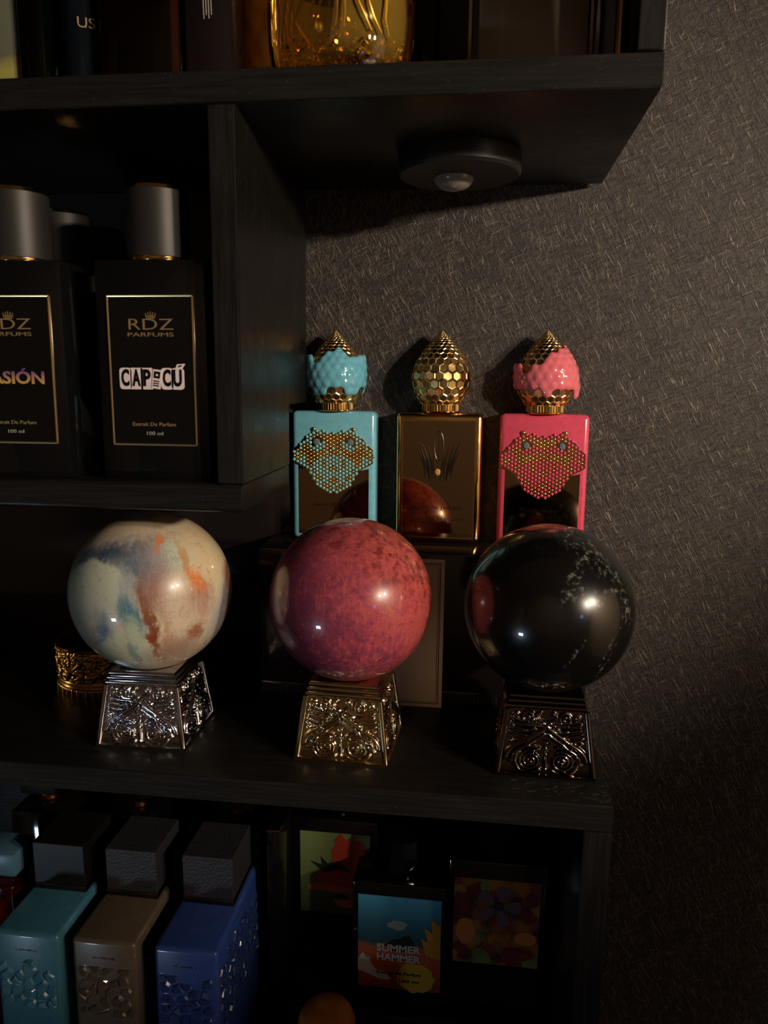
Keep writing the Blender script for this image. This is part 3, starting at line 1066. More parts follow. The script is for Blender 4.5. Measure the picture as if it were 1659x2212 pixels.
def jewel_bottle(x, name, label, paint, shellmat, studmat, cover=None, flare=None, title='', sub='', extra=False, rz=0.0):
    t = thing('perfume_bottle', label, 'bottle', (x, 0.181, BZ), 'jewelled bottles on the black gift box', rz)
    W, Hh, Dp = 0.0362, 0.1105, 0.0240
    obj('body', BX(-W, W, 0, Dp, 0, Hh, 0.0042, seg=3), paint, t, smooth=40)
    gold_full = studmat is None
    if gold_full:
        bm = bmesh.new()
        a = 0.0300
        for (x0, x1, z0, z1) in ((-a - 0.001, -a, 0.004, 0.1045), (a, a + 0.001, 0.004, 0.1045), (-a, a, 0.1035, 0.1045), (-a, a, 0.004, 0.005)):
            box(bm, x0, x1, -0.0006, 0.001, z0, z1)
        obj('front_frame', bm, M_['gold'], t, smooth=0)
        obj('mirror_panel', BX(-a, a, -0.0002, 0.0010, 0.005, 0.1035), M_['mirror'], t, smooth=0)
    else:
        bm = bmesh.new()
        prism(bm, [(-0.0305, 0.0045), (0.0305, 0.0045), (0.0305, 0.0620), (0.022, 0.0600), (0.0, 0.0480), (-0.022, 0.0600), (-0.0305, 0.0640)], -0.0002, 0.001)
        obj('mirror_panel', bm, M_['mirror'], t, smooth=0)
    # neck collar, fluted
    bm = bmesh.new()
    n = 40
    r1 = [(0.0150 + (0.0005 if i % 4 < 2 else 0.0)) for i in range(n * 4)]
    rr = []
    for z in (0.0, 0.0070):
        rr.append([bm.verts.new((r1[i] * math.cos(2 * PI * i / len(r1)), r1[i] * math.sin(2 * PI * i / len(r1)), z)) for i in range(len(r1))])
    for i in range(len(r1)):
        bm.faces.new((rr[0][i], rr[0][(i + 1) % len(r1)], rr[1][(i + 1) % len(r1)], rr[1][i]))
    bm.faces.new(rr[1])
    bm.faces.new(rr[0][::-1])
    lathe([(0.0165, 0.0), (0.0172, 0.0006), (0.0165, 0.0012)], 40, bm)
    obj('neck_collar', bm, M_['gold'], t, (0, Dp / 2, Hh), smooth=30)
    cap = obj('honeycomb_cap', EGG.copy(), M_['capgold'], t, (0, Dp / 2, Hh + 0.0065), smooth=12)
    if cover:
        sh = obj('cap_shell', shell_mesh(cover, flare), shellmat, cap, smooth=180)
        md = sh.modifiers.new('smooth', 'SUBSURF')
        md.levels = md.render_levels = 2
    if not gold_full:
        col, gold = studs(extra)
        em = obj('emblem_plate', prism(bmesh.new(), [(k * 57.5 * PXM * s, -(b - 235) * PXM * 1.03) for s, ks in ((-1, range(12, -1, -1)), (1, range(1, 13))) for k in ks for b in (BOTS[k] + 20,)] +
                                       [(k * 57.5 * PXM * s, -(b - 235) * PXM * 1.03) for s, ks in ((1, range(12, -1, -1)), (-1, range(1, 13))) for k in ks for b in (TOPS[k] - 20,)], -0.0007, 0.0001), M_['gold'], t, (0, -0.0001, 0.0955), smooth=0)
        a = obj('colour_studs', col, studmat, em, (0, -0.0006, 0), smooth=60)
        a['kind'] = 'stuff'
        b = obj('gold_studs', gold, M_['capgold'], em, (0, -0.0006, 0), smooth=60)
        b['kind'] = 'stuff'
        for s in (-1, 1):
            bm = bmesh.new()
            lathe([(0.0031, 0.0), (0.0031, 0.0006), (0.0018, 0.0017), (0, 0.0017)], 8, bm)
            obj('crystal_eye', bm, M_['gem'], em, (s * 5.1 * 57.5 * PXM, -0.0006, -(455 - 235) * PXM * 1.03), (PI / 2, 0, 0), smooth=0)
    else:
        # engraved plume emblem
        em = bpy.data.objects.new('plume_emblem', None)
        em.empty_display_size = 0.01
        COL.objects.link(em)
        em.parent = t
        em.location = (0.0, -0.0004, 0.0)
        s = 4.93e-5

        def P(px, py):
            return ((px - 712) * s, (0.1083 - (py + 20) * s * 1.03))
        ring = []
        for i in range(33):
            a = 2 * PI * i / 32
            px, pz = P(718 + 78 * math.sin(a), 470 - 230 * math.cos(a) * (1 if math.cos(a) > 0 else 1.1))
            ring.append((px, 0, pz))
        bm = bmesh.new()
        tube(bm, ring, 0.00040, 6)
        x0, z0 = P(718, 260)
        x1, z1 = P(718, 700)
        tube(bm, [(x0, 0, z0), (x1, 0, z1)], 0.0003, 6)
        obj('feather_outline', bm, M_['engrave'], em)
        for sd in (-1, 1):
            for k, (ax, ay, bx, by, cx, cy) in enumerate(((365, 400, 250, 640, 150, 1000), (275, 450, 180, 680, 130, 1040), (175, 480, 120, 700, 95, 1060), (350, 560, 240, 800, 225, 1040), (260, 640, 170, 860, 160, 1070), (90, 640, 70, 800, 40, 1090))):
                pts = bez((712 + sd * ax, ay), (712 + sd * bx, by), (712 + sd * (bx - 30), (by + cy) / 2), (712 + sd * cx, cy), 10)
                pp = [(P(*q)[0], 0, P(*q)[1]) for q in pts]
                obj('spike', tube(bmesh.new(), pp, [0.0002 + 0.0006 * math.sin(PI * (i + 0.4) / 11) for i in range(11)], 6), M_['engrave'], em)
        gx, gz = P(700, 915)
        obj('amber_gem', lathe([(0.0030, 0.0), (0.0030, 0.0005), (0.0016, 0.0015), (0, 0.0015)], 8), M_['ambergem'], em, (gx, 0.0002, gz), (PI / 2, 0, 0), smooth=0)
    if title:
        text('title_lettering', title, 0.0032, M_['letter_dark'], t, (-0.002 if not gold_full else -0.001, -0.0003, 0.0305), width=0.031 if not gold_full else 0.044)
    if sub:
        text('maker_lettering', sub, 0.0017, M_['letter_dark'], t, (-0.001, -0.0003, 0.0205), width=0.045)
    return t


def teal_cover(th, t):
    top = 0.60 + 0.13 * math.exp(-((th - 0.25) / 0.55) ** 2) - 0.10 * math.exp(-((th + 0.62) / 0.26) ** 2) + 0.06 * math.exp(-((th + 1.3) / 0.4) ** 2)
    bot = 0.17 + 0.06 * math.sin(th * 5 + 0.4)
    return abs(th) < 2.6 and bot < t < top


def teal_flare(th, t):
    th = (th + PI) % (2 * PI) - PI
    f = 0.0
    for c0, wd, t0 in ((-1.15, 0.42, 0.42), (1.55, 0.40, 0.40)):
        f += 0.0045 * math.exp(-((th - c0) / wd) ** 2) * max(0, min(1, (t - t0) / 0.25))
    return f


def pink_cover(th, t):
    top = 0.56 + 0.22 / (1 + math.exp(-(th - 0.1) * 3.5)) - 0.10 * math.exp(-((th + 0.7) / 0.4) ** 2)
    bot = 0.24 - 0.09 * math.exp(-((th - 0.05) / 0.18) ** 2) - 0.13 * math.exp(-((th - 1.25) / 0.35) ** 2)
    return abs(th) < 2.7 and bot < t < top


def pink_flare(th, t):
    th = (th + PI) % (2 * PI) - PI
    f = 0.0040 * math.exp(-((th + 1.35) / 0.35) ** 2) * max(0, min(1, (t - 0.40) / 0.2))
    f += 0.0035 * math.exp(-((th - 1.4) / 0.35) ** 2) * max(0, min(1, (0.36 - t) / 0.2))
    return f


jewel_bottle(-0.2138, 'teal', 'turquoise bottle with studded owl face and gold egg cap in a turquoise shell', M_['teal'], M_['tealshell'], M_['studteal'], teal_cover, teal_flare, 'God of Fire', '', True, 0.02)
jewel_bottle(-0.1242, 'gold', 'mirrored gold bottle with a plume emblem and an all gold honeycomb cap', M_['gold'], None, None, None, None, 'Soleil de Jeddah', 'STEPHANE HUMBERT LUCAS', False, -0.03)
jewel_bottle(-0.0378, 'pink', 'hot pink bottle with studded owl face and gold egg cap in a pink shell', M_['pink'], M_['pinkshell'], M_['studpink'], pink_cover, pink_flare, 'Pink Boa', '', False, -0.03)


# ------------------------------------------------------------------ black bottles in the cube compartment
def crown(bm, w, z0, h):
    """small open crown: a band, five points and beads on the tips"""
    box(bm, -w, w, -0.0004, 0, z0, z0 + h * 0.16)
    for k in range(5):
        x = w * (k - 2) / 2.1
        tip = (x * 1.28, z0 + h * (0.95 - 0.12 * abs(k - 2)))
        prism(bm, [(x - w * 0.20, z0 + h * 0.24), (x + w * 0.20, z0 + h * 0.24), tip], -0.0004, 0)
        prism(bm, blobpoly(tip[0], tip[1] + h * 0.06, 0.00035, 0.00035, 6), -0.0004, 0)
    return bm


def blobpoly(cx, cz, rx, rz, n=20, jag=0.0, seed=0, a0=0, a1=2 * PI):
    r = random.Random(seed)
    return [(cx + rx * (1 + r.uniform(-jag, jag)) * math.cos(a0 + (a1 - a0) * i / n), cz + rz * (1 + r.uniform(-jag, jag)) * math.sin(a0 + (a1 - a0) * i / n)) for i in range(n)]


def black_bottle(x, y, label, front=True, rz=0.0):
    t = thing('black_perfume_bottle', label, 'bottle', (x, y, ZB), 'black glass bottles in the cube compartment', rz)
    W, Hh, Dp = 0.0360, 0.1370, 0.036
    obj('body', BX(-W, W, 0, Dp, 0, Hh, 0.0016, seg=2), M_['blackglass'], t, smooth=40)
    cap = obj('cap', lathe([(0, 0.0012), (0.0196, 0.0012), (0.0198, 0.003), (0.0198, 0.0408), (0.0192, 0.0414), (0, 0.0414)], 64), M_['capblack'], t, (0, Dp / 2, Hh + 0.001))
    obj('gold_ring', lathe([(0.012, 0.0413), (0.0194, 0.0413), (0.0187, 0.0432), (0.0170, 0.0438), (0.0, 0.0438)], 64), M_['gold'], cap)
    obj('gold_ring', lathe([(0.0, -0.0010), (0.0176, -0.0010), (0.0180, 0.0), (0.0180, 0.0012), (0.0, 0.0012)], 64), M_['gold'], cap)
    if front:
        pm = obj('label_plate', BX(-0.0270, 0.0270, -0.0009, 0.0004, 0.0235, 0.1145, 0.0002), M_['blackglass'], t, smooth=0)
        bm = bmesh.new()
        cs = [(-0.0276, -0.0006, 0.0229), (0.0276, -0.0006, 0.0229), (0.0276, -0.0006, 0.1151), (-0.0276, -0.0006, 0.1151)]
        for i in range(4):
            tube(bm, [cs[i], cs[(i + 1) % 4]], 0.0008, 8)
        obj('gold_frame', bm, M_['frame'], t)
        y0 = -0.0011
        text('logo_lettering', 'RDZ', 0.0068, M_['goldprint'], t, (0, y0, 0.0975), width=0.029, offset=-0.00008)
        text('logo_lettering', 'PARFUMS', 0.0024, M_['goldprint'], t, (0, y0, 0.0915), width=0.030)
        obj('crown_logo', crown(bmesh.new(), 0.0026, 0, 0.0042), M_['goldprint'], t, (0.0005, y0, 0.1010), smooth=0)
        text('volume_lettering', 'Extrait De Parfum', 0.0024, M_['goldprint'], t, (0, y0, 0.0358), width=0.0285)
        text('volume_lettering', '100 ml', 0.0023, M_['greyprint'], t, (0, y0, 0.0300), width=0.0108)
    return t


cap1 = black_bottle(-0.2970, 0.0110, 'black bottle with black cap, gold framed label and white outlined CAPICU lettering', True, 0.0)
y0 = -0.0010
# sticker style name: white plates under black letters, a tilted domino for the I
for ch, x, w, dz in (('C', -0.0176, 0.0052, 0), ('A', -0.0103, 0.0054, 0), ('P', -0.0036, 0.0050, 0), ('C', 0.0098, 0.0052, 0.0003), ('Ú', 0.0168, 0.0056, 0.0010)):
    zc = 0.0645
    pw = w / 2 + 0.0014
    bm = BX(-pw, pw, -0.0002, 0.0001, -0.0067, 0.0067)
    es = [e for e in bm.edges if abs(e.verts[0].co.y - e.verts[1].co.y) > 1e-5 and (ch in 'CÚ' or e.verts[0].co.z > 0)]
    bmesh.ops.bevel(bm, geom=es, offset=0.0021 if ch in 'CÚ' else 0.0008, segments=4, profile=0.5, affect='EDGES')
    plate = obj('letter_plate', bm, M_['whiteprint'], cap1, (x, y0, zc), smooth=0)
    if ch == 'Ú':
        prism_bm = prism(bmesh.new(), [(-0.0016, 0.0060), (0.0034, 0.0066), (0.0052, 0.0094), (-0.0002, 0.0090)], -0.0003, 0.0001)
        obj('accent_plate', prism_bm, M_['whiteprint'], plate, smooth=0)
        obj('accent_mark', prism(bmesh.new(), [(0.0004, 0.0072), (0.0020, 0.0074), (0.0036, 0.0084), (0.0014, 0.0084)], -0.0006, -0.0002), M_['letter_dark'], plate, smooth=0)
    text('letter', 'U' if ch == 'Ú' else ch, 0.0096, M_['letter_dark'], plate, (0, -0.0004, 0), width=w, offset=0.0005, extrude=0.0001)
dom = obj('domino_tile', BX(-0.0030, 0.0030, -0.0002, 0.0001, -0.0060, 0.0060, 0.0001), M_['whiteprint'], cap1, (0.0031, y0 - 0.0004, 0.0642), (0, 0.14, 0), smooth=0)
obj('domino_half', BX(-0.0020, 0.0020, -0.0004, 0.0, 0.0006, 0.0048), M_['letter_dark'], dom, smooth=0)
obj('domino_dot', BX(-0.0007, 0.0007, -0.0006, -0.0002, 0.0020, 0.0032), M_['whiteprint'], dom, smooth=0)
for i in range(3):
    obj('domino_bar', BX(-0.0019, 0.0019, -0.0004, 0.0, -0.0016 - i * 0.0014, -0.0009 - i * 0.0014), M_['letter_dark'], dom, smooth=0)

b2 = black_bottle(-0.3900, 0.0080, 'black bottle with purple and gold PASION lettering, cut by the left edge of the photo', True, 0.03)
pas = blend_paint('purple to gold print', [(0.0, '#c09a3c'), (0.45, '#a88060'), (1.0, '#5c3a78')], 1, -0.004, 0.005)
text('name_lettering', 'PASIÓN', 0.0074, pas, b2, (0.0008, y0, 0.0640), width=0.042, offset=0.0003)
black_bottle(-0.3955, 0.0720, 'plain black bottle standing directly behind the PASION bottle', False)
black_bottle(-0.3990, 0.1320, 'black bottle farthest back in the cube, only its cap showing between the front bottles', False)

# ------------------------------------------------------------------ top row, cut by the upper edge of the photo
ZS = ZT + T
TOPG = 'bottles on the top shelf'


def glass_bottle(name, label, x0, x1, y0, dp, h, gcol, liq=None, bev=0.003, fill=0.8, wall=0.003, rough=0.03):
    t = thing(name, label, 'bottle', ((x0 + x1) / 2, y0, ZS), TOPG)
    w = (x1 - x0) / 2
    obj('glass_body', BX(-w, w, 0, dp, 0, h, bev, seg=3), glass(name + ' glass', gcol, rough), t, smooth=40)
    if liq:
        obj('perfume', BX(-w + wall, w - wall, wall, dp - wall, wall * 1.6, h * fill, bev * 0.6), liquid(name + ' liquid', liq, 0.5), t, smooth=40)
    obj('neck', lathe([(0, 0), (0.007, 0), (0.007, 0.008), (0, 0.008)], 24), M_['gold'], t, (0, dp / 2, h))
    obj('cap', lathe([(0, 0), (0.011, 0), (0.0115, 0.001), (0.0115, 0.024), (0.0105, 0.025), (0, 0.025)], 32), M_['blackmatte'], t, (0, dp / 2, h + 0.008))
    return t


def solid_bottle(name, label, x0, x1, y0, dp, h, mat, cat='bottle', grp=TOPG, capmat=None):
    t = thing(name, label, cat, ((x0 + x1) / 2, y0, ZS), grp)
    w = (x1 - x0) / 2
    obj('body', BX(-w, w, 0, dp, 0, h, 0.0015, seg=2), mat, t, smooth=40)
    if capmat:
        obj('cap', lathe([(0, 0), (w * 0.6, 0), (w * 0.6, 0.022), (0, 0.022)], 32), capmat, t, (0, dp / 2, h))
    return t


tA = solid_bottle('frosted_green_bottle', 'pale grey green frosted bottle at the far left of the top shelf', -0.4300, -0.3870, 0.034, 0.04, 0.11, blend_paint('frosted green', [(0.0, '#6a6460'), (0.09, '#8a8250'), (0.16, '#98924c'), (0.24, '#5c5c50'), (1.0, '#5a6250')], 2, 0.0, 0.11, 0.01, 0.25), capmat=M_['blackmatte'])
tB = glass_bottle('green_glass_bottle', 'dark green glass bottle at the left of the top shelf, beside the frosted one', -0.3850, -0.3650, 0.030, 0.04, 0.11, '#5c7a4c', '#3a4c1e')
tC = thing('lettered_black_bottle', 'round black bottle with a gold base band and gold US lettering on the top shelf', 'bottle', (-0.3500, 0.052, ZS), TOPG)
obj('body', lathe([(0, 0), (0.0150, 0), (0.0154, 0.001), (0.0154, 0.0085), (0.0150, 0.0090)], 48), M_['blackglass'], tC)
obj('base_band', lathe([(0.0150, 0.0088), (0.0160, 0.0090), (0.0160, 0.0125), (0.0150, 0.0128)], 48), M_['gold'], tC)
obj('barrel', lathe([(0.0, 0.0127), (0.0154, 0.0127), (0.0154, 0.080), (0.012, 0.09), (0.007, 0.093), (0.007, 0.105), (0, 0.105)], 48), simple('midnight blue glass', '#0a1016', 0.08), tC)
text('name_lettering', 'US', 0.0060, M_['goldprint'], tC, (0.0072, -0.0141, 0.0440), width=0.0105, rot=(PI / 2, 0, 0.45))
tD = glass_bottle('smoky_brown_bottle', 'smoky brown see-through bottle on the top shelf, right of the lettered black bottle', -0.3325, -0.2795, 0.032, 0.035, 0.11, '#a48a78', '#8a6448', 0.003)
tE = solid_bottle('black_box_bottle', 'slim dark plum bottle with pale vertical lettering beside the smoky brown bottle', -0.2775, -0.2480, 0.034, 0.03, 0.12, simple('plum black glass', '#150f12', 0.18), capmat=M_['blackmatte'])
for k in range(4):
    obj('vertical_mark', tube(bmesh.new(), [(-0.0022 + 0.0016 * k, -0.0001, 0.0415 + 0.002 * (k % 2)), (-0.0026 + 0.0016 * k, -0.0001, 0.056), (-0.0012 + 0.0016 * k, -0.0001, 0.070)], 0.00035, 5), M_['greyprint'], tE)
tF = solid_bottle('amber_slim_bottle', 'slim amber bottle half hidden by the large golden flask', -0.2560, -0.2320, 0.072, 0.03, 0.11, simple('amber glass', '#7c5c1c', 0.12), capmat=M_['gold'])

# large golden flask with strands and flakes
fl = thing('golden_flask', 'large round golden glass flask with gold strands and flakes inside', 'flask', (-0.1845, 0.0620, ZS), TOPG)
pf = [(0, 0.0), (0.0330, 0.0), (0.0370, 0.0015), (0.0408, 0.0060), (0.0440, 0.0150), (0.0462, 0.0280), (0.0472, 0.045), (0.0465, 0.065), (0.042, 0.085), (0.030, 0.100), (0.012, 0.108), (0.009, 0.112), (0.009, 0.125), (0, 0.125)]
obj('glass_body', lathe(pf, 72), glass('golden flask glass', '#fbf0cc', 0.02), fl, smooth=60)
pf2 = [(0, 0.0200), (0.024, 0.0200), (0.0320, 0.0222), (0.0375, 0.0270), (0.0400, 0.034), (0.0412, 0.045), (0.0405, 0.064), (0.037, 0.072), (0, 0.072)]
obj('liquid', lathe(pf2, 64), liquid('golden liquid', '#d8c078', 0.80), fl, smooth=60)
random.seed(4)
for k, (xt, xb, yy) in enumerate(((-0.034, -0.036, -0.008), (-0.026, -0.034, -0.018), (-0.021, -0.028, -0.024), (-0.013, -0.024, -0.028), (-0.008, -0.012, -0.032), (-0.003, -0.010, -0.024), (0.004, 0.003, -0.030),
                                  (0.010, 0.007, -0.020), (0.014, 0.022, -0.028), (0.020, 0.028, -0.016), (0.030, 0.033, -0.008), (-0.030, -0.016, 0.010), (0.000, 0.016, 0.012), (0.024, 0.010, 0.018))):
    front = -1 if k < 11 else 1
    pts = []
    for i in range(7):
        z = 0.0285 + 0.040 * i / 6
        x = xb + (xt - xb) * i / 3.4 + 0.0012 * math.sin(i * 1.3 + k)
        rr = 0.0436 if z > 0.034 else 0.0412
        pts.append((x, front * math.sqrt(max(rr * rr - x * x, 1e-6)), z))
    obj('gold_strand', tube(bmesh.new(), pts, [0.0004, 0.0006, 0.0008, 0.0009, 0.0009, 0.0008, 0.0007], 6), M_['strand'], fl)
bm = bmesh.new()
for k in range(620):
    a = random.uniform(0, 2 * PI)
    r = 0.0405 * math.sqrt(random.random())
    z = (0.0205 if r < 0.030 else 0.0205 + (r - 0.030) * 0.55) + random.random() * 0.0075
    s = random.uniform(0.0007, 0.0017)
    c = Vector((r * math.cos(a), r * math.sin(a), z))
    ax = Vector((random.gauss(0, 1), random.gauss(0, 1), random.gauss(0, 1))).normalized()
    bx_ = ax.orthogonal().normalized() * s
    by_ = ax.cross(bx_)
    bm.faces.new([bm.verts.new(c + bx_), bm.verts.new(c + by_), bm.verts.new(c - bx_ * 0.8), bm.verts.new(c - by_)])
o = obj('gold_flakes', bm, M_['strand'], fl, smooth=0)
o['kind'] = 'stuff'

tG = glass_bottle('small_clear_bottle', 'small clear glass bottle half hidden behind the golden flask on its right', -0.1560, -0.1270, 0.118, 0.03, 0.09, '#8a8478', '#6a5a30', 0.003, 0.5)
tH = glass_bottle('clear_square_bottle', 'wide clear glass bottle with amber liquid at the right end of the top shelf', -0.1048, -0.0300, 0.030, 0.04, 0.11, '#f0ece4', '#d0c4b4', 0.003, 0.85, 0.006)
tI = solid_bottle('gold_edged_bottle', 'narrow dark bottle with a bright gold edge beside the right end panel', -0.0285, -0.0160, 0.032, 0.05, 0.12, simple('dark teal glass', '#10161a', 0.1), capmat=M_['blackmatte'])
obj('gold_edge', lathe([(0, 0), (0.0022, 0), (0.0022, 0.11), (0, 0.11)], 20), M_['gold'], tI, (0.0030, -0.0022, 0.0008))


# ------------------------------------------------------------------ lower compartment, left: three long bottles with stone relief
def voronoi(x0, x1, z0, z1, cell, rnd):
    nx, nz = max(1, round((x1 - x0) / cell)), max(1, round((z1 - z0) / cell))
    pts = []
    for i in range(-1, nx + 1):
        for j in range(-1, nz + 1):
            pts.append((x0 + (i + 0.5 + rnd.uniform(-0.42, 0.42)) * (x1 - x0) / nx, z0 + (j + 0.5 + rnd.uniform(-0.42, 0.42)) * (z1 - z0) / nz))
    out = []
    for p in pts:
        if not (x0 < p[0] < x1 and z0 < p[1] < z1):
            continue
        poly = [(x0, z0), (x1, z0), (x1, z1), (x0, z1)]
        for q in pts:
            if q is p or math.hypot(q[0] - p[0], q[1] - p[1]) > 4 * cell:
                continue
            mx, mz, dx, dz = (p[0] + q[0]) / 2, (p[1] + q[1]) / 2, q[0] - p[0], q[1] - p[1]
            new = []
            for a, b in zip(poly, poly[1:] + poly[:1]):
                sa, sb = (a[0] - mx) * dx + (a[1] - mz) * dz, (b[0] - mx) * dx + (b[1] - mz) * dz
                if sa <= 0:
                    new.append(a)
                if sa * sb < 0:
                    f = sa / (sa - sb)
                    new.append((a[0] + (b[0] - a[0]) * f, a[1] + (b[1] - a[1]) * f))
            poly = new
            if not poly:
                break
        if len(poly) > 2:
            out.append(poly)
    return out


def stone(poly, rnd, hgt):
    cx, cz = sum(p[0] for p in poly) / len(poly), sum(p[1] for p in poly) / len(poly)
    bm = bmesh.new()
    k0, k1 = 0.86, 0.60
    tx, tz = rnd.uniform(-0.10, 0.10), rnd.uniform(-0.10, 0.10)
    a = [bm.verts.new((cx + (x - cx) * k0, 0.0003, cz + (z - cz) * k0)) for x, z in poly]
    b = [bm.verts.new((cx + (x - cx) * k1, -hgt + tx * (x - cx) + tz * (z - cz), cz + (z - cz) * k1)) for x, z in poly]
    n = len(poly)
    bm.faces.new(b)
    for i in range(n):
        bm.faces.new((a[i], a[(i + 1) % n], b[(i + 1) % n], b[i]))
    return bm


def stone_bottle(x0, x1, label, paint, facet, capside, side=False, seed=1, cellmax=0.0):
    rnd = random.Random(seed)
    t = thing('stone_relief_bottle', label, 'bottle', ((x0 + x1) / 2, 0.0020, ZL), 'long coloured bottles with stone relief on the bottom shelf')
    w = (x1 - x0) / 2
    Hh, Dp = -0.1365 - ZL, 0.104
    obj('body', BX(-w, w, 0, Dp, 0, Hh, 0.0032, seg=3), paint, t, smooth=40)
    zt = Hh - 0.0205
    for poly in voronoi(-w + 0.003, w - 0.003, Hh - 0.062, zt, 0.0085, rnd):
        cz = sum(p[1] for p in poly) / len(poly)
        if max(p[1] for p in poly) > zt - 0.0005 and rnd.random() < 0.45:
            continue
        obj('facet', stone(poly, rnd, 0.0016), facet, t, smooth=0)
    if side:
        for poly in voronoi(0.004, Dp - 0.004, Hh - 0.075, zt + 0.008, 0.0085, rnd):
            if max(p[1] for p in poly) > zt + 0.007 and rnd.random() < 0.5:
                continue
            obj('facet', stone(poly, rnd, 0.0014), facet, t, (w, 0, 0), (0, 0, PI / 2), smooth=0)
    cw = w * 0.85
    obj('cap', BX(-cw, cw, 0, 0.046, 0.005, 0.0400, 0.0006), capside, t, (0, 0.0480, Hh), smooth=0)
    obj('cap_collar', BX(-cw - 0.0006, cw + 0.0006, -0.0006, 0.0466, 0, 0.0054, 0.0012), M_['gun'], t, (0, 0.0480, Hh), smooth=35)
    pts = [(-0.0085 + 0.017 * i / 40, -0.0001, Hh - 0.0135 + 0.0011 * math.sin(i * 1.55) * (0.5 + 0.5 * math.cos(i * 0.37 + seed))) for i in range(41)]
    obj('script_mark', tube(bmesh.new(), pts, 0.00022, 4), M_['letter_dark'], t)
    return t


stone_bottle(-0.4340, -0.3840, 'teal bottle with pebble relief, left of the three long bottles on the bottom shelf', lacquer('teal bottle lacquer', '#35667a', 0.3), lacquer('teal stones', '#3e7084', 0.25), M_['capdark'], False, 3)
stone_bottle(-0.3735, -0.3250, 'taupe brown bottle between the teal and the blue bottle on the bottom shelf', lacquer('taupe lacquer', '#51463a', 0.3), lacquer('taupe stones', '#4a4034', 0.2), M_['leather'], False, 5)
stone_bottle(-0.3110, -0.2640, 'royal blue bottle with stone relief on front and side, on the bottom shelf', lacquer('royal blue lacquer', '#2a4080', 0.3), lacquer('blue stones', '#223566', 0.2), M_['leather'], True, 8)

# second row behind them: dark bottles with copper necks
LOWG = 'dark copper necked bottles in the back row of the bottom shelf'
for x, lb in ((-0.3890, 'dark copper necked bottle behind the taupe bottle'), (-0.2935, 'dark copper necked bottle behind the blue bottle'), (-0.4760, 'dark copper necked bottle farthest left in the back row')):
    t = thing('copper_necked_bottle', lb, 'bottle', (x, 0.120, ZL), LOWG)
    obj('body', BX(-0.0200, 0.0200, 0, 0.06, 0, 0.150, 0.002), M_['blackglass'], t)
    obj('copper_neck', lathe([(0, 0), (0.0100, 0), (0.0108, 0.001), (0.0108, 0.009), (0.0100, 0.010), (0, 0.010)], 32), M_['copper'], t, (0, 0.03, 0.1502))
    obj('cap', BX(-0.017, 0.017, 0.012, 0.046, 0.1604, 0.1900, 0.001), M_['capdark'], t)

t = thing('red_amber_bottle', 'red amber glass bottle with pale blue cap at the left edge of the bottom shelf', 'bottle', (-0.4640, 0.040, ZL))
obj('body', BX(-0.0210, 0.0210, 0, 0.05, 0, 0.1380, 0.003, seg=3), glass('red amber', '#b4421c', 0.05), t, smooth=40)
obj('liquid', BX(-0.0185, 0.0185, 0.003, 0.047, 0.005, 0.125, 0.002), simple('red brown liquid', '#6a2410', 0.3), t)
obj('cap', BX(-0.017, 0.017, 0.01, 0.04, 0.1382, 0.158, 0.002), simple('pale blue cap', '#3c5c70', 0.35), t)

t = thing('slim_copper_trim_bottle', 'slim dark bottle with a copper top edge, right of the blue bottle', 'bottle', (-0.2465, 0.088, ZL))
obj('body', BX(-0.0050, 0.0050, 0, 0.05, 0.0, 0.171, 0.001), M_['blackglass'], t)
obj('copper_top', BX(-0.0054, 0.0054, -0.0004, 0.0504, 0.1712, 0.1735, 0.0005), M_['copper'], t)
obj('copper_line', BX(-0.0005, 0.0005, -0.0008, 0.0, 0.098, 0.160), M_['copper'], t, (-0.0042, 0, 0))


# ------------------------------------------------------------------ lower compartment, right: three black bottles with printed labels
def label_bottle(x, y, z, label, lab_w, lz0, lz1, mat, Hh, facet_cap=True):
    t = thing('picture_label_bottle', label, 'bottle', (x, y, z), 'black bottles with picture labels on the riser')
    obj('body', BX(-0.0385, 0.0385, 0, 0.034, 0, Hh, 0.0018, seg=2), M_['blackglass'], t, smooth=40)
    obj('shoulder', lathe([(0, 0), (0.012, 0), (0.012, 0.003), (0, 0.003)], 32), M_['blackmetal'], t, (0, 0.017, Hh))
    bm = bmesh.new()
    n = 8
    pf = [(0, 0.003), (0.0125, 0.003), (0.0150, 0.010), (0.0165, 0.020), (0.0150, 0.034), (0, 0.034)]
    obj('faceted_cap', lathe(pf, 9), M_['blackglass'], t, (0, 0.017, Hh), smooth=0)
    lab = obj('printed_label', BX(-lab_w, lab_w, -0.0004, 0.0003, lz0, lz1), mat, t, smooth=0)
    return t, lab


RZ = -0.245
sky = blend_paint('sea and sunset print', [(0.0, '#682514'), (0.30, '#903f1d'), (0.46, '#894822'), (0.52, '#183f4b'), (0.72, '#245667'), (1.0, '#3d81a1')], 2, 0.014, 0.0985, 0.012)
sm, lab = label_bottle(-0.1430, 0.0905, RZ, 'black bottle with blue sky and orange label reading SUMMER HAMMER', 0.0338, 0.0150, 0.0990, sky, 0.1100)
ink_ = {k: simple('print ' + k, v, 0.4) for k, v in dict(rock='#121216', yellow='#977b1e', orange='#974418', gold='#9a6a1e', white='#9a9393', cloud='#6b7a78', green='#495733', leaf='#182911', fruit='#9a3824', peach='#a56031', mauve='#54404c', plum='#2a1626', teal='#254d44').items()}


def pr(name, polys, mat, parent, y):
    for i, p in enumerate(polys):
        obj(name, prism(bmesh.new(), p, -y - 0.00004 * i, -0.0003), mat, parent, smooth=0)


def L2(px, py):   # position on the printed label from its own width and height
    return (-0.0338 + 0.0676 * px, 0.0990 - 0.0840 * py)


def PL(*pts):
    return [L2(a, b) for a, b in pts]


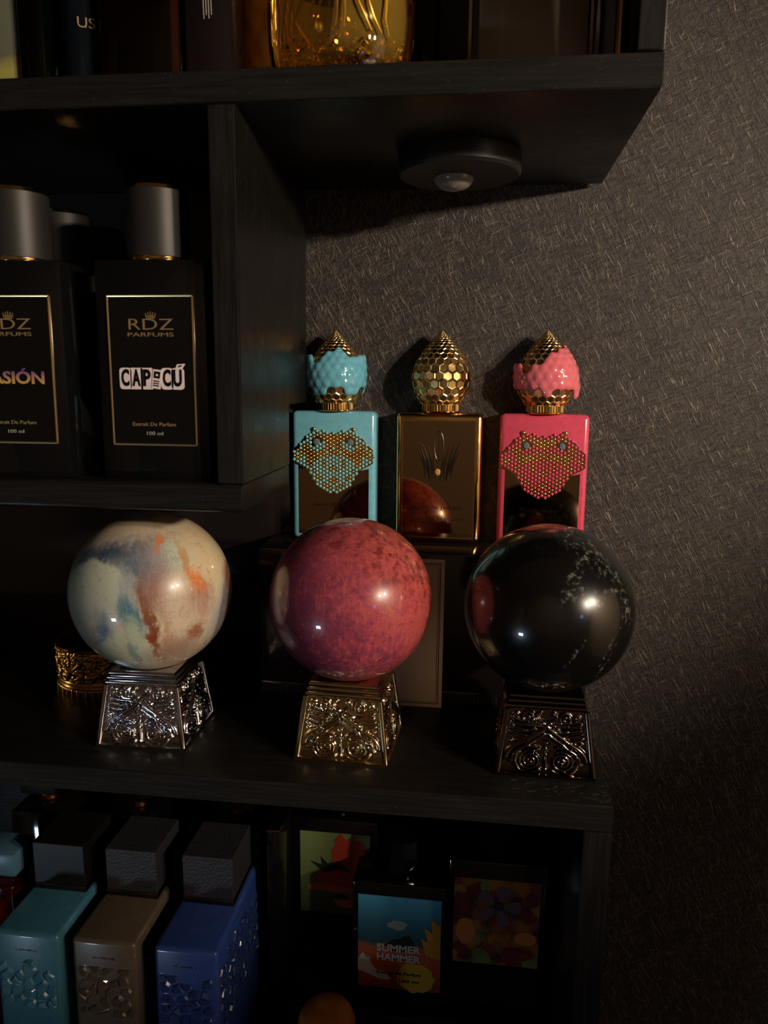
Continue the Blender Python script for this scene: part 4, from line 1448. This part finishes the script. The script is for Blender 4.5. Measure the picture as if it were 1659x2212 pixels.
pr('mountain_print', [PL((0.31, 0.53), (0.42, 0.46), (0.52, 0.44), (0.56, 0.41), (0.62, 0.40), (0.66, 0.46), (0.72, 0.56))], ink_['rock'], lab, 0.0006)
pr('flame_print', [PL((0.82, 0.60), (0.80, 0.52), (0.76, 0.42), (0.85, 0.46), (0.80, 0.30), (0.90, 0.36), (0.88, 0.20), (0.98, 0.28), (0.995, 0.22), (0.995, 0.64))], ink_['gold'], lab, 0.0006)
pr('splash_print', [PL((0.0, 0.70), (0.06, 0.62), (0.10, 0.68), (0.14, 0.66), (0.16, 0.74), (0.22, 0.80), (0.34, 0.82), (0.40, 0.90), (0.30, 0.91), (0.20, 0.88), (0.08, 0.84), (0.0, 0.82))], ink_['white'], lab, 0.0007)
pr('sun_print', [[p for p in blobpoly(*L2(0.70, 0.86), 0.0155, 0.0135, 22, 0.08, 2)]], ink_['yellow'], lab, 0.0006)
pr('cloud_print', [blobpoly(*L2(0.48, 0.30), 0.0080, 0.0045, 18, 0.22, 7)], ink_['cloud'], lab, 0.0005)
text('label_lettering', 'SUMMER', 0.0062, ink_['white'], lab, (L2(0.49, 0)[0], -0.0008, L2(0, 0.555)[1]), width=0.036, offset=0.0003)
text('label_lettering', 'HAMMER', 0.0062, ink_['white'], lab, (L2(0.49, 0)[0], -0.0008, L2(0, 0.655)[1]), width=0.036, offset=0.0003)
text('label_lettering', 'Extrait de Parfum', 0.0026, M_['letter_dark'], lab, (L2(0.50, 0)[0], -0.0009, L2(0, 0.825)[1]), width=0.036)
text('label_lettering', '100 ml', 0.0024, M_['letter_dark'], lab, (L2(0.62, 0)[0], -0.0009, L2(0, 0.905)[1]), width=0.016)

grn = blend_paint('green fruit print', [(0.0, '#3c4a34'), (0.4, '#5c6a40'), (1.0, '#6c7a50')], 2, 0.05, 0.13, 0.01)
gt, lab = label_bottle(-0.2035, 0.1300, RZ, 'black bottle with green label showing red fruit, left and behind on the riser', 0.0305, 0.0480, 0.1250, grn, 0.1370)


def L3(px, py):
    return (-0.0305 + 0.0610 * px, 0.1250 - 0.0770 * py)


pr('fruit_print', [blobpoly(*L3(0.72, 0.28), 0.0165, 0.0175, 20, 0.06, 1), blobpoly(*L3(0.58, 0.56), 0.0215, 0.0130, 20, 0.08, 2), [L3(0.52, 0.20), L3(0.50, 0.08), L3(0.58, 0.0), L3(0.66, 0.06), L3(0.60, 0.2)]], ink_['fruit'], lab, 0.0006)
pr('slice_print', [[L3(0.10, 0.66), L3(0.30, 0.62), L3(0.80, 0.68), L3(0.78, 0.74), L3(0.10, 0.72)], blobpoly(*L3(0.66, 0.84), 0.010, 0.006, 14, 0.05, 3)], ink_['peach'], lab, 0.0007)
pr('leaf_print', [[L3(0.35, 0.50), L3(0.15, 0.36), L3(0.32, 0.40), L3(0.30, 0.30), L3(0.40, 0.38), L3(0.55, 0.34), L3(0.75, 0.47), L3(0.55, 0.44)], [L3(0.45, 0.78), L3(0.62, 0.74), L3(0.74, 0.80), L3(0.55, 0.82)]], ink_['leaf'], lab, 0.0008)

ft, lab = label_bottle(-0.0655, 0.0960, RZ, 'black bottle with reddish fruit and mauve blossom label, nearest the right side panel', 0.0340, 0.0420, 0.1180, bouquet(), 0.1330)


def L4(px, py):
    return (-0.0340 + 0.0680 * px, 0.1180 - 0.0760 * py)


pr('petal_print', [[(L4(0.52, 0.30)[0] + 0.0185 * math.cos(a + k * 1.2566) * f, L4(0.52, 0.30)[1] + 0.0180 * math.sin(a + k * 1.2566) * f) for a, f in ((0.0, 0.08), (-0.42, 0.62), (-0.32, 0.95), (0.0, 1.0), (0.32, 0.93), (0.42, 0.62))] for k in range(5)], ink_['mauve'], lab, 0.0006)
pr('blossom_heart', [blobpoly(*L4(0.52, 0.30), 0.0042, 0.0040, 12, 0.2, 6)], ink_['plum'], lab, 0.0008)
pr('fruit_print', [blobpoly(*L4(0.14, 0.62), 0.0080, 0.0115, 16, 0.04, 8), blobpoly(*L4(0.85, 0.66), 0.0090, 0.0060, 16, 0.05, 9)], ink_['peach'], lab, 0.0005)
pr('leaf_print', [[L4(0.26, 0.60), L4(0.38, 0.66), L4(0.42, 0.76), L4(0.30, 0.70)], blobpoly(*L4(0.32, 0.86), 0.006, 0.004, 12, 0.1, 10)], ink_['green'], lab, 0.0008)

# jar with a domed orange lid in front of the riser
jar = thing('orange_lid_jar', 'jar with a domed orange gold lid at the bottom edge of the photo', 'jar', (-0.1950, 0.0500, ZL))
obj('glass_body', lathe([(0, 0), (0.0205, 0), (0.0215, 0.002), (0.0215, 0.028), (0.0190, 0.030), (0, 0.030)], 40), M_['blackglass'], jar, (0, 0, 0), smooth=35)
obj('lid', lathe([(0, 0.0302), (0.0222, 0.0302), (0.0225, 0.032), (0.0220, 0.042), (0.0190, 0.0480), (0.0130, 0.0512), (0.006, 0.0522), (0, 0.0524)], 48), simple('orange gold lid', '#c07820', 0.3, 0.4), jar)
